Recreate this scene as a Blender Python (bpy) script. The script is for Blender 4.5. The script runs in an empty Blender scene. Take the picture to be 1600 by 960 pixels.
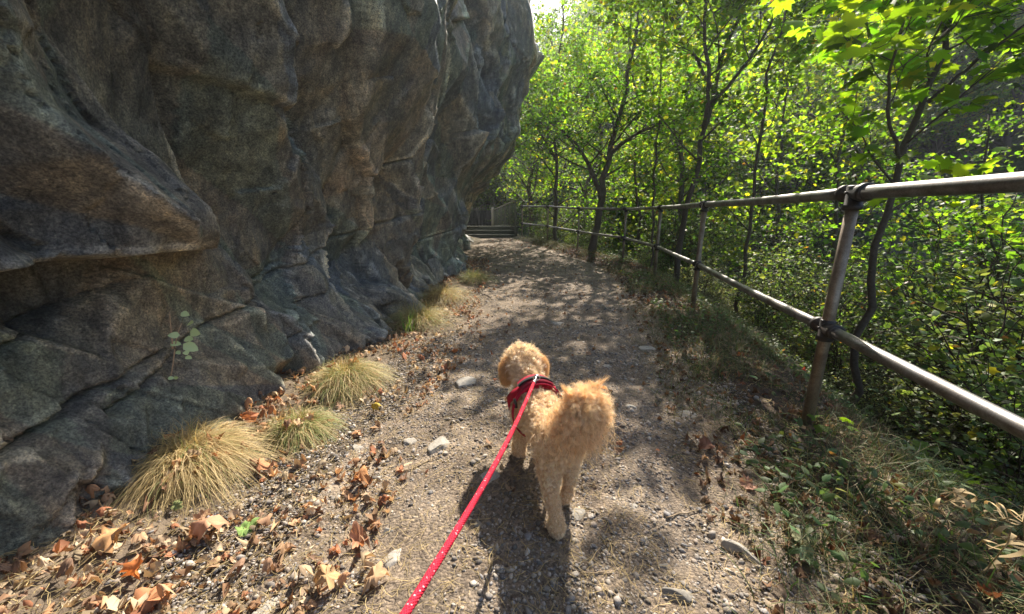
import bpy, math, random
import numpy as np
from mathutils import Vector, Matrix
R = math.radians
RNG = np.random.default_rng(11)
random.seed(5)
C = bpy.context.scene.collection
H_CAM = 1.05; F_PX = 590.0; PITCH = R(14)
SUN_AZ = R(19); SUN_EL = R(42)          # azimuth measured from +y towards +x

# ------------------------------------------------------------------ basics
def tag(o, label=None, cat=None, group=None, kind=None):
    if label: o['label'] = label
    if cat: o['category'] = cat
    if group: o['group'] = group
    if kind: o['kind'] = kind
    return o
def empty(name, loc=(0, 0, 0), rz=0.0):
    o = bpy.data.objects.new(name, None); C.objects.link(o)
    o.location = loc; o.rotation_euler = (0, 0, rz); o.empty_display_size = .1
    return o
def copy_tree(o, parent=None):
    c = o.copy(); C.objects.link(c); c.parent = parent
    for ch in list(o.children): copy_tree(ch, c)
    return c
def ray(px, py):
    X = (px-800)/F_PX; Y = (480-py)/F_PX
    return np.array([X, math.cos(PITCH)+Y*math.sin(PITCH), -math.sin(PITCH)+Y*math.cos(PITCH)])
def at(px, py, y):
    r = ray(px, py); t = y/r[1]
    return np.array([r[0]*t, y, H_CAM+r[2]*t])
def gr(px, py):                          # the spot of the (nearly level) ground that a pixel of the survey shows
    r = ray(px, py); t = H_CAM/-r[2]
    x, y = r[0]*t, r[1]*t
    return np.array([x, y, float(H(np.array([x]), np.array([y]))[0])])

class MB:
    def __init__(s): s.V = []; s.F = []; s.C = []; s.n = 0
    def add(s, v, f, col=None):
        v = np.asarray(v, dtype=np.float64).reshape(-1, 3)
        if not isinstance(f, list): f = [f]
        for a in f:
            s.F.append(np.asarray(a, dtype=np.int64) + s.n)
        s.V.append(v)
        if col is None: col = (.5, .5, .5)
        col = np.asarray(col, dtype=np.float64)
        if col.ndim == 1: col = np.tile(col[:3], (len(v), 1))
        s.C.append(col); s.n += len(v)
        return s
    def build(s, name, mat=None, parent=None, smooth=False, loc=None):
        V = np.concatenate(s.V)
        org = np.zeros(3) if loc is None else np.array(loc, dtype=float)
        me = bpy.data.meshes.new(name)
        me.vertices.add(len(V)); me.vertices.foreach_set('co', (V-org).astype(np.float32).ravel())
        idx = np.concatenate([f.ravel() for f in s.F])
        tot = np.concatenate([np.full(len(f), f.shape[1], dtype=np.int64) for f in s.F])
        st = np.concatenate([[0], np.cumsum(tot)[:-1]])
        me.loops.add(len(idx)); me.loops.foreach_set('vertex_index', idx.astype(np.int32))
        me.polygons.add(len(tot)); me.polygons.foreach_set('loop_start', st.astype(np.int32))
        me.polygons.foreach_set('loop_total', tot.astype(np.int32))
        if smooth: me.polygons.foreach_set('use_smooth', np.ones(len(tot), dtype=bool))
        me.update(calc_edges=True); me.validate()
        ca = me.color_attributes.new('Col', 'FLOAT_COLOR', 'POINT')
        cc = np.ones((len(V), 4), dtype=np.float32); cc[:, :3] = np.concatenate(s.C)
        ca.data.foreach_set('color', cc.ravel())
        if mat: me.materials.append(mat)
        o = bpy.data.objects.new(name, me); C.objects.link(o)
        o.location = org
        if parent is not None:
            o.parent = parent
        return o

def tube(mb, P, rad, sides=8, col=None, cap=True):
    P = np.asarray(P, dtype=float); n = len(P)
    rad = np.full(n, rad, dtype=float) if np.isscalar(rad) else np.asarray(rad, dtype=float)
    T = np.gradient(P, axis=0); T /= np.linalg.norm(T, axis=1)[:, None]+1e-12
    ref = np.array([0, 0, 1.0]) if abs(T[0][2]) < .9 else np.array([1.0, 0, 0])
    A = np.zeros_like(P)
    a = np.cross(T[0], ref); a /= np.linalg.norm(a)
    for i in range(n):
        a = a - T[i]*np.dot(a, T[i]); a /= np.linalg.norm(a)+1e-12; A[i] = a
    B = np.cross(T, A)
    th = np.arange(sides)*2*math.pi/sides
    V = P[:, None, :] + rad[:, None, None]*(np.cos(th)[None, :, None]*A[:, None, :]+np.sin(th)[None, :, None]*B[:, None, :])
    V = V.reshape(-1, 3)
    i = np.arange(n-1)[:, None]*sides; j = np.arange(sides)[None, :]; k = (j+1) % sides
    Fq = np.stack([i+j, i+k, i+sides+k, i+sides+j], -1).reshape(-1, 4)
    fs = [Fq]
    if cap and sides > 2:
        fs.append(np.arange(sides)[::-1][None, :]); fs.append((np.arange(sides)+(n-1)*sides)[None, :])
    mb.add(V, fs, col)
def box(mb, c, s, rz=0, rx=0, ry=0, col=None, bev=0.0):
    c = np.array(c, float); hx, hy, hz = np.array(s, float)/2
    b = min(bev, hx*.6, hy*.6, hz*.6)
    if b <= 0:
        v = np.array([[x, y, z] for z in (-hz, hz) for y in (-hy, hy) for x in (-hx, hx)])
        f = np.array([[0, 2, 3, 1], [4, 5, 7, 6], [0, 1, 5, 4], [2, 6, 7, 3], [0, 4, 6, 2], [1, 3, 7, 5]])
        fs = [f]
    else:
        ring = lambda z, q: [[-hx+q, -hy, z], [hx-q, -hy, z], [hx, -hy+q, z], [hx, hy-q, z], [hx-q, hy, z], [-hx+q, hy, z], [-hx, hy-q, z], [-hx, -hy+q, z]]
        def inner(z): return [[-hx+b, -hy+b, z], [hx-b, -hy+b, z], [hx-b, -hy+b, z], [hx-b, hy-b, z], [hx-b, hy-b, z], [-hx+b, hy-b, z], [-hx+b, hy-b, z], [-hx+b, -hy+b, z]]
        v = np.array(inner(-hz)+ring(-hz+b, b)+ring(hz-b, b)+inner(hz)); fs = []
        q = []
        for L in range(3):
            for k in range(8):
                q.append([L*8+k, L*8+(k+1) % 8, L*8+8+(k+1) % 8, L*8+8+k])
        fs = [np.array(q), np.array([[7, 5, 3, 1]]), np.array([[24+1, 24+3, 24+5, 24+7]])]
    M = np.array(Matrix.Rotation(rz, 3, 'Z') @ Matrix.Rotation(ry, 3, 'Y') @ Matrix.Rotation(rx, 3, 'X'))
    mb.add(v @ M.T + c, fs, col)

# ------------------------------------------------------------------ noise
def h2(i, j, seed):
    n = (i.astype(np.int64)*374761393 + j.astype(np.int64)*668265263 + seed*1442695041) & 0x7fffffff
    n = ((n ^ (n >> 13))*1274126177) & 0x7fffffff
    n = ((n ^ (n >> 16))*1103515245 + 12345) & 0x7fffffff
    return ((n >> 7) & 0xffff)/65535.0
def vn(x, y, seed=0):
    i = np.floor(x); j = np.floor(y); u = x-i; v = y-j
    u = u*u*(3-2*u); v = v*v*(3-2*v)
    a = h2(i, j, seed); b = h2(i+1, j, seed); c = h2(i, j+1, seed); d = h2(i+1, j+1, seed)
    return (a*(1-u)+b*u)*(1-v)+(c*(1-u)+d*u)*v - .5
def fbm(x, y, seed=0, o=4):
    r = 0; a = 1
    for k in range(o):
        r = r + a*vn(x, y, seed+k*17); x = x*2.03+3.1; y = y*2.03+7.7; a *= .5
    return r
def worley(x, y, seed):
    """returns F1, F2, two hashes and the offset to the nearest seed"""
    I = np.floor(x); J = np.floor(y)
    F1 = np.full(x.shape, 9e9); F2 = F1.copy(); hi = np.zeros(x.shape); hj = np.zeros(x.shape); dx1 = np.zeros(x.shape); dy1 = np.zeros(x.shape)
    for a in (-1, 0, 1):
        for b in (-1, 0, 1):
            ii = I+a; jj = J+b
            sx = ii+.5+.9*(h2(ii, jj, seed)-.5); sy = jj+.5+.9*(h2(ii, jj, seed+5)-.5)
            dx = x-sx; dy = y-sy; d = dx*dx+dy*dy
            n1 = d < F1
            F2 = np.where(n1, F1, np.minimum(F2, d)); F1 = np.where(n1, d, F1)
            hi = np.where(n1, ii, hi); hj = np.where(n1, jj, hj); dx1 = np.where(n1, dx, dx1); dy1 = np.where(n1, dy, dy1)
    return np.sqrt(F1), np.sqrt(F2), hi, hj, dx1, dy1
def sstep(a, b, x):
    t = np.clip((x-a)/(b-a), 0, 1); return t*t*(3-2*t)

# ------------------------------------------------------------------ layout curves
POSTS = [(.44, -3.1), (.90, -.75), (1.42, 1.63), (1.87, 3.79), (2.25, 5.9), (2.36, 8.05), (1.74, 10.1), (1.10, 11.9), (.36, 13.6)]
FY = np.array([-60, -10, -3.1, -.75, 1.63, 3.79, 5.9, 8.05, 10.1, 11.9, 13.6, 16, 22, 40, 120])
FX = np.array([-6, -1., .44, .90, 1.42, 1.87, 2.25, 2.36, 1.74, 1.10, .36, .0, -1.1, -6, -30])
def xf(y): return np.interp(y, FY, FX)
def z0(y): return .15*sstep(8.5, 13.5, y)
def H(x, y):
    x = np.asarray(x, float); y = np.asarray(y, float)
    d = x-xf(y)
    z = z0(y) + .03*fbm(x*1.1, y*1.1, 3, 3) + .02*fbm(x*5, y*5, 8, 2)
    z = z + .09*sstep(-1.0, -1.7, x)*(y < 15)                       # bank at the foot of the rock
    z = z + .07*np.exp(-((d+.05)/.35)**2)                            # raised verge
    z = z - .05*np.exp(-((x-.35)/.5)**2)*0
    dd = np.clip(d-.25, 0, None)
    drop = np.minimum(dd*.62, 5.4) + .35*fbm(x*.6, y*.6, 21, 4)*np.clip(dd, 0, 1)
    z = z - drop
    # across the valley: steep wooded far side
    q = x*.75+y*.66-20
    rise = np.clip(q, 0, None)*.80
    rise = 62*(1-np.exp(-rise/62.))*1.25
    z = z + rise + sstep(0, 8, q)*(6*fbm(x*.06, y*.06, 31, 5)+2.0*fbm(x*.3, y*.3, 37, 3))
    # own side of the valley, behind the cliff
    L = np.clip(-x-2.6, 0, None)*sstep(-3, 0, -x-2.6+0*y)
    z = z + np.minimum(L*1.0, 9)
    return z

# ------------------------------------------------------------------ materials
def new_mat(name):
    m = bpy.data.materials.new(name); m.use_nodes = True
    nt = m.node_tree; nt.nodes.clear()
    out = nt.nodes.new('ShaderNodeOutputMaterial')
    return m, nt, out
def N(nt, t, **kw):
    n = nt.nodes.new(t)
    for k, v in kw.items():
        if k.startswith('i_'): n.inputs[k[2:].replace('_', ' ')].default_value = v
        else: setattr(n, k, v)
    return n
def noise(nt, scale, detail=6, rough=.6, dist=0, vec=None):
    n = N(nt, 'ShaderNodeTexNoise'); n.inputs['Scale'].default_value = scale; n.inputs['Detail'].default_value = detail
    n.inputs['Roughness'].default_value = rough; n.inputs['Distortion'].default_value = dist
    if vec is not None: nt.links.new(vec, n.inputs['Vector'])
    return n
def ramp(nt, fac, stops):
    r = N(nt, 'ShaderNodeValToRGB'); e = r.color_ramp.elements
    while len(e) < len(stops): e.new(.5)
    for k, (p, c) in enumerate(stops):
        e[k].position = p; e[k].color = (*c, 1) if len(c) == 3 else c
    nt.links.new(fac, r.inputs['Fac']); return r
def mix(nt, fac, a, b, mode='MIX'):
    m = N(nt, 'ShaderNodeMix', data_type='RGBA', blend_type=mode)
    for s, v in ((0, fac), (6, a), (7, b)):
        if isinstance(v, (int, float)): m.inputs[s].default_value = v
        elif isinstance(v, tuple): m.inputs[s].default_value = (*v, 1)
        else: nt.links.new(v, m.inputs[s])
    return m.outputs[2]
def geo_pos(nt):
    return N(nt, 'ShaderNodeNewGeometry').outputs['Position']
def leaf_mat(name, trans=.45, boost=(1.6, 1.5, .6), rough=.5, spec=.35):
    m, nt, out = new_mat(name)
    a = N(nt, 'ShaderNodeAttribute', attribute_name='Col')
    p = N(nt, 'ShaderNodeBsdfPrincipled'); p.inputs['Roughness'].default_value = rough
    p.inputs['Specular IOR Level'].default_value = spec
    nt.links.new(a.outputs['Color'], p.inputs['Base Color'])
    t = N(nt, 'ShaderNodeBsdfTranslucent')
    nt.links.new(mix(nt, 1.0, a.outputs['Color'], boost, 'MULTIPLY'), t.inputs['Color'])
    ms = N(nt, 'ShaderNodeMixShader'); ms.inputs[0].default_value = trans
    nt.links.new(p.outputs[0], ms.inputs[1]); nt.links.new(t.outputs[0], ms.inputs[2])
    nt.links.new(ms.outputs[0], out.inputs['Surface']); return m
def col_mat(name, rough=.8, spec=.3, nscale=60, nstr=.4, bump=.3, metal=0.0, bdist=.004, tint=1.0):
    """colour from the mesh attribute, broken up by noise"""
    m, nt, out = new_mat(name)
    a = N(nt, 'ShaderNodeAttribute', attribute_name='Col')
    n = noise(nt, nscale, 6, .65, 0, geo_pos(nt))
    r = ramp(nt, n.outputs['Fac'], [(.25, (1-nstr,)*3), (.75, (1+nstr*.6,)*3)])
    p = N(nt, 'ShaderNodeBsdfPrincipled'); p.inputs['Roughness'].default_value = rough
    p.inputs['Specular IOR Level'].default_value = spec; p.inputs['Metallic'].default_value = metal
    nt.links.new(mix(nt, 1.0, a.outputs['Color'], r.outputs['Color'], 'MULTIPLY'), p.inputs['Base Color'])
    b = N(nt, 'ShaderNodeBump'); b.inputs['Strength'].default_value = bump; b.inputs['Distance'].default_value = bdist
    nt.links.new(n.outputs['Fac'], b.inputs['Height']); nt.links.new(b.outputs[0], p.inputs['Normal'])
    nt.links.new(p.outputs[0], out.inputs['Surface']); return m

def rock_mat():
    m, nt, out = new_mat('cliff_rock'); pos = geo_pos(nt)
    a = N(nt, 'ShaderNodeAttribute', attribute_name='Col')
    mp = N(nt, 'ShaderNodeMapping'); mp.inputs['Scale'].default_value = (1, 1, .45); mp.inputs['Rotation'].default_value = (.5, 0, 0)
    nt.links.new(pos, mp.inputs['Vector']); v = mp.outputs[0]
    n1 = noise(nt, 2.1, 9, .66, .5, v)
    c1 = ramp(nt, n1.outputs['Fac'], [(.30, (.135, .143, .154)), (.45, (.175, .175, .168)), (.58, (.21, .195, .165)), (.74, (.25, .19, .14))])
    n2 = noise(nt, 14, 10, .7, .3, v)
    c2 = ramp(nt, n2.outputs['Fac'], [(.32, (.40, .41, .45)), (.5, (1, 1, 1)), (.66, (1.7, 1.64, 1.5))])
    n3 = noise(nt, 120, 6, .75, 0, pos)
    c3 = ramp(nt, n3.outputs['Fac'], [(.40, (.45, .45, .46)), (.49, (1, 1, 1)), (.60, (1.8, 1.78, 1.7))])
    col = mix(nt, 1.0, c1.outputs['Color'], c2.outputs['Color'], 'MULTIPLY')
    col = mix(nt, .8, col, c3.outputs['Color'], 'MULTIPLY')
    col = mix(nt, 1.0, col, a.outputs['Color'], 'MULTIPLY')
    # pale lichen and mineral spots
    n4 = noise(nt, 7, 9, .8, .8, pos)
    l = ramp(nt, n4.outputs['Fac'], [(.60, (0, 0, 0)), (.70, (1, 1, 1))])
    ml = N(nt, 'ShaderNodeMath', operation='MULTIPLY'); nt.links.new(l.outputs['Color'], ml.inputs[0]); ml.inputs[1].default_value = .35
    col = mix(nt, ml.outputs[0], col, (.30, .31, .27))
    n5 = noise(nt, 46, 8, .8, .2, pos); s5 = ramp(nt, n5.outputs['Fac'], [(.40, (.38, .38, .40)), (.46, (1, 1, 1)), (.56, (1, 1, 1)), (.63, (2.0, 1.95, 1.8))])
    col = mix(nt, .8, col, s5.outputs['Color'], 'MULTIPLY')
    mpv = N(nt, 'ShaderNodeMapping'); mpv.inputs['Scale'].default_value = (3, 3, .35); nt.links.new(pos, mpv.inputs['Vector'])
    n6 = noise(nt, 1.6, 7, .7, .4, mpv.outputs[0]); s6 = ramp(nt, n6.outputs['Fac'], [(.40, (1, 1, 1)), (.56, (.78, .80, .86)), (.68, (1.2, 1.12, .98))])
    col = mix(nt, .8, col, s6.outputs['Color'], 'MULTIPLY')
    p = N(nt, 'ShaderNodeBsdfPrincipled'); nt.links.new(col, p.inputs['Base Color'])
    rr = ramp(nt, n2.outputs['Fac'], [(.3, (.36,)*3), (.7, (.66,)*3)]); nt.links.new(rr.outputs['Color'], p.inputs['Roughness'])
    p.inputs['Specular IOR Level'].default_value = .5
    vo = N(nt, 'ShaderNodeTexVoronoi', feature='DISTANCE_TO_EDGE'); vo.inputs['Scale'].default_value = 2.6
    nd = noise(nt, 3.0, 5, .6, 0, pos); ad = N(nt, 'ShaderNodeVectorMath', operation='ADD')
    sc = N(nt, 'ShaderNodeVectorMath', operation='SCALE'); sc.inputs[3].default_value = .5
    nt.links.new(nd.outputs['Color'], sc.inputs[0]); nt.links.new(sc.outputs[0], ad.inputs[0]); nt.links.new(v, ad.inputs[1]); nt.links.new(ad.outputs[0], vo.inputs['Vector'])
    cr = ramp(nt, vo.outputs['Distance'], [(0, (0,)*3), (.012, (1,)*3)])
    b0 = N(nt, 'ShaderNodeBump'); b0.inputs['Strength'].default_value = .5; b0.inputs['Distance'].default_value = .015
    nt.links.new(cr.outputs['Color'], b0.inputs['Height'])
    b1 = N(nt, 'ShaderNodeBump'); b1.inputs['Strength'].default_value = .7; b1.inputs['Distance'].default_value = .014
    nt.links.new(n2.outputs['Fac'], b1.inputs['Height']); nt.links.new(b0.outputs[0], b1.inputs['Normal'])
    b2 = N(nt, 'ShaderNodeBump'); b2.inputs['Strength'].default_value = .9; b2.inputs['Distance'].default_value = .010
    nt.links.new(n3.outputs['Fac'], b2.inputs['Height']); nt.links.new(b1.outputs[0], b2.inputs['Normal'])
    b3 = N(nt, 'ShaderNodeBump'); b3.inputs['Strength'].default_value = .8; b3.inputs['Distance'].default_value = .013
    nt.links.new(n5.outputs['Fac'], b3.inputs['Height']); nt.links.new(b2.outputs[0], b3.inputs['Normal'])
    nt.links.new(b3.outputs[0], p.inputs['Normal']); nt.links.new(p.outputs[0], out.inputs['Surface'])
    return m
def ground_mat(name, cols, fine):
    m, nt, out = new_mat(name); pos = geo_pos(nt)
    n1 = noise(nt, 2.6, 9, .7, .6, pos)
    c1 = ramp(nt, n1.outputs['Fac'], cols)
    vo = N(nt, 'ShaderNodeTexVoronoi', feature='F1'); vo.inputs['Scale'].default_value = fine; nt.links.new(pos, vo.inputs['Vector'])
    cv = ramp(nt, vo.outputs['Color'], [(.1, (.6, .6, .62)), (.55, (1, 1, 1)), (.95, (1.5, 1.45, 1.38))])
    n3 = noise(nt, fine*2.2, 5, .7, 0, pos)
    c3 = ramp(nt, n3.outputs['Fac'], [(.3, (.5,)*3), (.6, (1.1,)*3), (.75, (1.6,)*3)])
    col = mix(nt, 1.0, c1.outputs['Color'], cv.outputs['Color'], 'MULTIPLY'); col = mix(nt, .9, col, c3.outputs['Color'], 'MULTIPLY')
    p = N(nt, 'ShaderNodeBsdfPrincipled'); p.inputs['Roughness'].default_value = .9; p.inputs['Specular IOR Level'].default_value = .2
    nt.links.new(col, p.inputs['Base Color'])
    b1 = N(nt, 'ShaderNodeBump', invert=True); b1.inputs['Strength'].default_value = .8; b1.inputs['Distance'].default_value = .008
    nt.links.new(vo.outputs['Distance'], b1.inputs['Height'])
    b2 = N(nt, 'ShaderNodeBump'); b2.inputs['Strength'].default_value = .9; b2.inputs['Distance'].default_value = .006
    nt.links.new(n3.outputs['Fac'], b2.inputs['Height']); nt.links.new(b1.outputs[0], b2.inputs['Normal'])
    nt.links.new(b2.outputs[0], p.inputs['Normal']); nt.links.new(p.outputs[0], out.inputs['Surface'])
    return m
def hill_mat():
    m, nt, out = new_mat('forest_soil_and_rock'); pos = geo_pos(nt)
    g = N(nt, 'ShaderNodeNewGeometry')
    n1 = noise(nt, .35, 9, .65, .3, pos); n2 = noise(nt, 6, 8, .7, 0, pos)
    c1 = ramp(nt, n1.outputs['Fac'], [(.35, (.035, .055, .018)), (.5, (.06, .075, .03)), (.58, (.13, .125, .12)), (.7, (.19, .18, .17))])
    c2 = ramp(nt, n2.outputs['Fac'], [(.3, (.5,)*3), (.55, (1,)*3), (.75, (1.7,)*3)])
    near = N(nt, 'ShaderNodeSeparateXYZ'); nt.links.new(pos, near.inputs[0])
    mm = N(nt, 'ShaderNodeMapRange'); mm.inputs['From Min'].default_value = 10; mm.inputs['From Max'].default_value = 22
    L = N(nt, 'ShaderNodeVectorMath', operation='LENGTH'); nt.links.new(pos, L.inputs[0]); nt.links.new(L.outputs['Value'], mm.inputs['Value'])
    soil = ramp(nt, n1.outputs['Fac'], [(.3, (.12, .095, .068)), (.6, (.19, .15, .11)), (.75, (.15, .13, .08))])
    at_ = N(nt, 'ShaderNodeAttribute', attribute_name='Col')
    sl_ = mix(nt, 1.0, soil.outputs['Color'], at_.outputs['Color'], 'MULTIPLY')
    col = mix(nt, mm.outputs[0], sl_, c1.outputs['Color']); col = mix(nt, 1.0, col, c2.outputs['Color'], 'MULTIPLY')
    p = N(nt, 'ShaderNodeBsdfPrincipled'); p.inputs['Roughness'].default_value = .95; p.inputs['Specular IOR Level'].default_value = .15
    nt.links.new(col, p.inputs['Base Color'])
    b = N(nt, 'ShaderNodeBump'); b.inputs['Strength'].default_value = .8; b.inputs['Distance'].default_value = .05
    nt.links.new(n2.outputs['Fac'], b.inputs['Height']); nt.links.new(b.outputs[0], p.inputs['Normal'])
    nt.links.new(p.outputs[0], out.inputs['Surface']); return m
def steel_mat(name, base, rust, metal=.85, rough=.38):
    m, nt, out = new_mat(name); pos = geo_pos(nt)
    n1 = noise(nt, 9, 8, .7, .5, pos); n2 = noise(nt, 180, 4, .7, 0, pos)
    r = ramp(nt, n1.outputs['Fac'], [(.38, (0, 0, 0)), (.62, (1, 1, 1))])
    r2 = ramp(nt, n2.outputs['Fac'], [(.3, (.6,)*3), (.6, (1.1,)*3)])
    col = mix(nt, r.outputs['Color'], base, rust); col = mix(nt, .7, col, r2.outputs['Color'], 'MULTIPLY')
    p = N(nt, 'ShaderNodeBsdfPrincipled'); nt.links.new(col, p.inputs['Base Color']); p.inputs['Metallic'].default_value = metal
    rr = ramp(nt, n1.outputs['Fac'], [(.3, (rough,)*3), (.7, (rough+.22,)*3)]); nt.links.new(rr.outputs['Color'], p.inputs['Roughness'])
    b = N(nt, 'ShaderNodeBump'); b.inputs['Strength'].default_value = .25; b.inputs['Distance'].default_value = .001
    nt.links.new(n2.outputs['Fac'], b.inputs['Height']); nt.links.new(b.outputs[0], p.inputs['Normal'])
    nt.links.new(p.outputs[0], out.inputs['Surface']); return m

M_rock = rock_mat()
M_path = ground_mat('gravel_path', [(.3, (.125, .098, .074)), (.5, (.215, .172, .13)), (.68, (.35, .288, .22))], 90)
M_ground = hill_mat()
M_leaf = leaf_mat('green_leaves', .55, (3.7, 3.5, .75), .6, .22)
M_shrub = leaf_mat('shrub_leaves', .38, (2.4, 2.2, .95), .55, .35)
M_dry = leaf_mat('dry_leaves', .22, (1.3, 1.05, .7), .75, .2)
M_grass = leaf_mat('grass_blades', .3, (1.3, 1.2, .8), .6, .3)
M_bark = col_mat('bark', .85, .2, 45, .45, .6, 0, .006)
M_stone = col_mat('stones', .85, .25, 70, .35, .5, 0, .004)
M_pebble = col_mat('pebbles', .85, .25, 220, .35, .3, 0, .002)
M_wood = col_mat('weathered_wood', .75, .3, 30, .4, .4, 0, .003)
M_rail = steel_mat('galvanised_rail', (.30, .30, .30), (.17, .155, .14), .9, .36)
M_post = steel_mat('weathered_post', (.30, .25, .19), (.17, .13, .095), .65, .42)
M_clamp = steel_mat('black_clamp', (.035, .037, .04), (.06, .05, .045), .5, .45)
M_fur = leaf_mat('apricot_fur', .30, (1.15, 1.05, .85), .7, .25)
M_skin = col_mat('dog_coat_base', .9, .1, 200, .3, .6, 0, .004)
M_harness = col_mat('harness_fabric', .8, .2, 400, .3, .4, 0, .001)
M_black = col_mat('black_plastic', .4, .5, 50, .1, .1)
M_metal = steel_mat('bright_metal', (.75, .75, .77), (.5, .5, .52), 1.0, .25)

# ------------------------------------------------------------------ camera, light, world
cam = bpy.data.cameras.new('camera'); co = bpy.data.objects.new('camera', cam); C.objects.link(co)
co.location = (0, 0, H_CAM); co.rotation_euler = (R(90)-PITCH, 0, 0)
cam.sensor_width = 36; cam.lens = F_PX/1600*36; cam.clip_end = 1000; cam.clip_start = .02
sc = bpy.context.scene; sc.camera = co
w = bpy.data.worlds.new('World'); sc.world = w; w.use_nodes = True
bg = w.node_tree.nodes['Background']
sky = w.node_tree.nodes.new('ShaderNodeTexSky'); sky.sky_type = 'NISHITA'; sky.sun_disc = False
sky.sun_elevation = SUN_EL; sky.sun_rotation = SUN_AZ; sky.air_density = 1.0; sky.dust_density = 2.0
w.node_tree.links.new(sky.outputs[0], bg.inputs[0]); bg.inputs[1].default_value = .08
sl = bpy.data.lights.new('sun', 'SUN'); sl.energy = 5.0; sl.angle = R(.5); sl.color = (1, .90, .77)
so = bpy.data.objects.new('sun', sl); C.objects.link(so)
sd = Vector((math.sin(SUN_AZ)*math.cos(SUN_EL), math.cos(SUN_AZ)*math.cos(SUN_EL), math.sin(SUN_EL)))
so.rotation_euler = sd.to_track_quat('Z', 'Y').to_euler(); so.location = (5, 20, 20)
sc.view_settings.view_transform = 'Standard'; sc.view_settings.look = 'None'; sc.view_settings.gamma = 1
sc.view_settings.exposure = 1.62
try: sc.view_settings.use_curve_mapping = False
except Exception: pass
sc.cycles.max_bounces = 8; sc.cycles.transmission_bounces = 6; sc.cycles.diffuse_bounces = 4
sc.cycles.sample_clamp_indirect = 6

# ------------------------------------------------------------------ ground sheet
def grid_mesh(xs, ys, zf, name, mat, smooth=True, off=0.0, mask=None):
    X, Y = np.meshgrid(xs, ys); Z = zf(X, Y)+off
    V = np.stack([X, Y, Z], -1).reshape(-1, 3); nx = len(xs); ny = len(ys)
    i = np.arange(ny-1)[:, None]*nx; j = np.arange(nx-1)[None, :]
    Fq = np.stack([i+j, i+j+1, i+nx+j+1, i+nx+j], -1).reshape(-1, 4)
    if mask is not None:
        k = mask(V[Fq].mean(1)); Fq = Fq[k]
        used = np.unique(Fq); mp = np.zeros(len(V), int); mp[used] = np.arange(len(used)); V = V[used]; Fq = mp[Fq]
    cv = np.ones((len(V), 3))
    if name == 'ground':
        hum = sstep(-.75, -.45, V[:, 0]-xf(V[:, 1])+.12*fbm(V[:, 0]*2, V[:, 1]*2, 78, 3)); cv = cv*(1-hum[:, None]*np.array([.62, .64, .62]))
    return MB().add(V, Fq, cv).build(name, mat, smooth=smooth)
xs = np.concatenate([-np.geomspace(3, 400, 40)[::-1], np.arange(-2.9, 6, .06), np.arange(6, 40, .4), np.geomspace(40.5, 500, 70)])
ys = np.concatenate([-np.geomspace(2, 400, 40)[::-1], np.arange(-1.9, 8, .06), np.arange(8, 24, .12), np.arange(24, 80, .6), np.geomspace(80.7, 600, 70)])
tag(grid_mesh(xs, ys, H, 'ground', M_ground), kind='structure')
# the trodden gravel path
def path_left(y): return np.interp(y, [-3, .5, 1.5, 3, 4.5, 7, 10, 13.7], [-.75, -.78, -.72, -.45, -.3, -.45, -.85, -1.1])
def path_right(y): return xf(y)-np.interp(y, [-3, 1, 4, 8, 12, 14], [.30, .30, .42, .65, .5, .35])
def path_mask(c):
    e = .12*fbm(c[:, 0]*2, c[:, 1]*2, 77, 3)
    return (c[:, 0] > path_left(c[:, 1])+e) & (c[:, 0] < path_right(c[:, 1])+e)
def Hp(x, y):
    return H(x, y) + .006*fbm(x*22, y*22, 51, 3)
p_o = grid_mesh(np.arange(-1.6, 2.3, .02), np.concatenate([np.arange(-2, 4, .02), np.arange(4, 14.1, .04)]), Hp, 'path', M_path, off=.012, mask=path_mask)
tag(p_o, kind='structure')

# ------------------------------------------------------------------ the cliff
WY = [-4, 0, 1, 2.1, 2.5, 3.25, 4.0, 4.9, 6.5, 8, 10, 13.5, 14.6]
WX = [-1.75, -1.68, -1.62, -1.62, -1.47, -1.25, -1.36, -1.42, -1.24, -1.30, -1.38, -1.72, -2.2]
PZ = [-1, .0, .7, 1.4, 2.0, 2.8, 3.6, 4.6, 5.6, 8, 12]
PO = [-.0, 0, .02, .22, .62, 1.10, 1.45, 1.48, 1.30, .8, -.2]
PZ2 = [-1, 0, 1.2, 1.65, 1.85, 2.1, 3.2, 4.3, 5.7, 8, 12]
PO2 = [0, 0, .04, .16, .60, .86, 1.36, 1.72, 1.55, .9, -.2]
AY = [-4, 0, 2, 4, 6, 8, 10, 12, 14, 15]
AV = [.28, .28, .28, .42, .72, .90, 1.0, .80, .5, .2]
def env(u, v, seed, G, hv, k, r0, R_=1):
    """lower envelope of tilted flat planes: chiselled facets meeting in sharp ridges"""
    best = np.full(u.shape, 9.0); hid = np.zeros(u.shape); I = np.floor(u); J = np.floor(v)
    for a in range(-R_, R_+1):
        for b in range(-R_, R_+1):
            ii = I+a; jj = J+b
            dx = u-(ii+.5+.9*(h2(ii, jj, seed)-.5)); dy = v-(jj+.5+.9*(h2(ii, jj, seed+1)-.5))
            val = hv*(h2(ii, jj, seed+2)-.5)+G*((h2(ii, jj, seed+3)-.5)*dx+.75*(h2(ii, jj, seed+4)-.5)*dy)+k*np.clip(np.hypot(dx, dy)-r0, 0, None)**2
            n = val < best; best = np.where(n, val, best); hid = np.where(n, h2(ii, jj, seed+5), hid)
    return best-float(np.median(best)), hid
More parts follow.
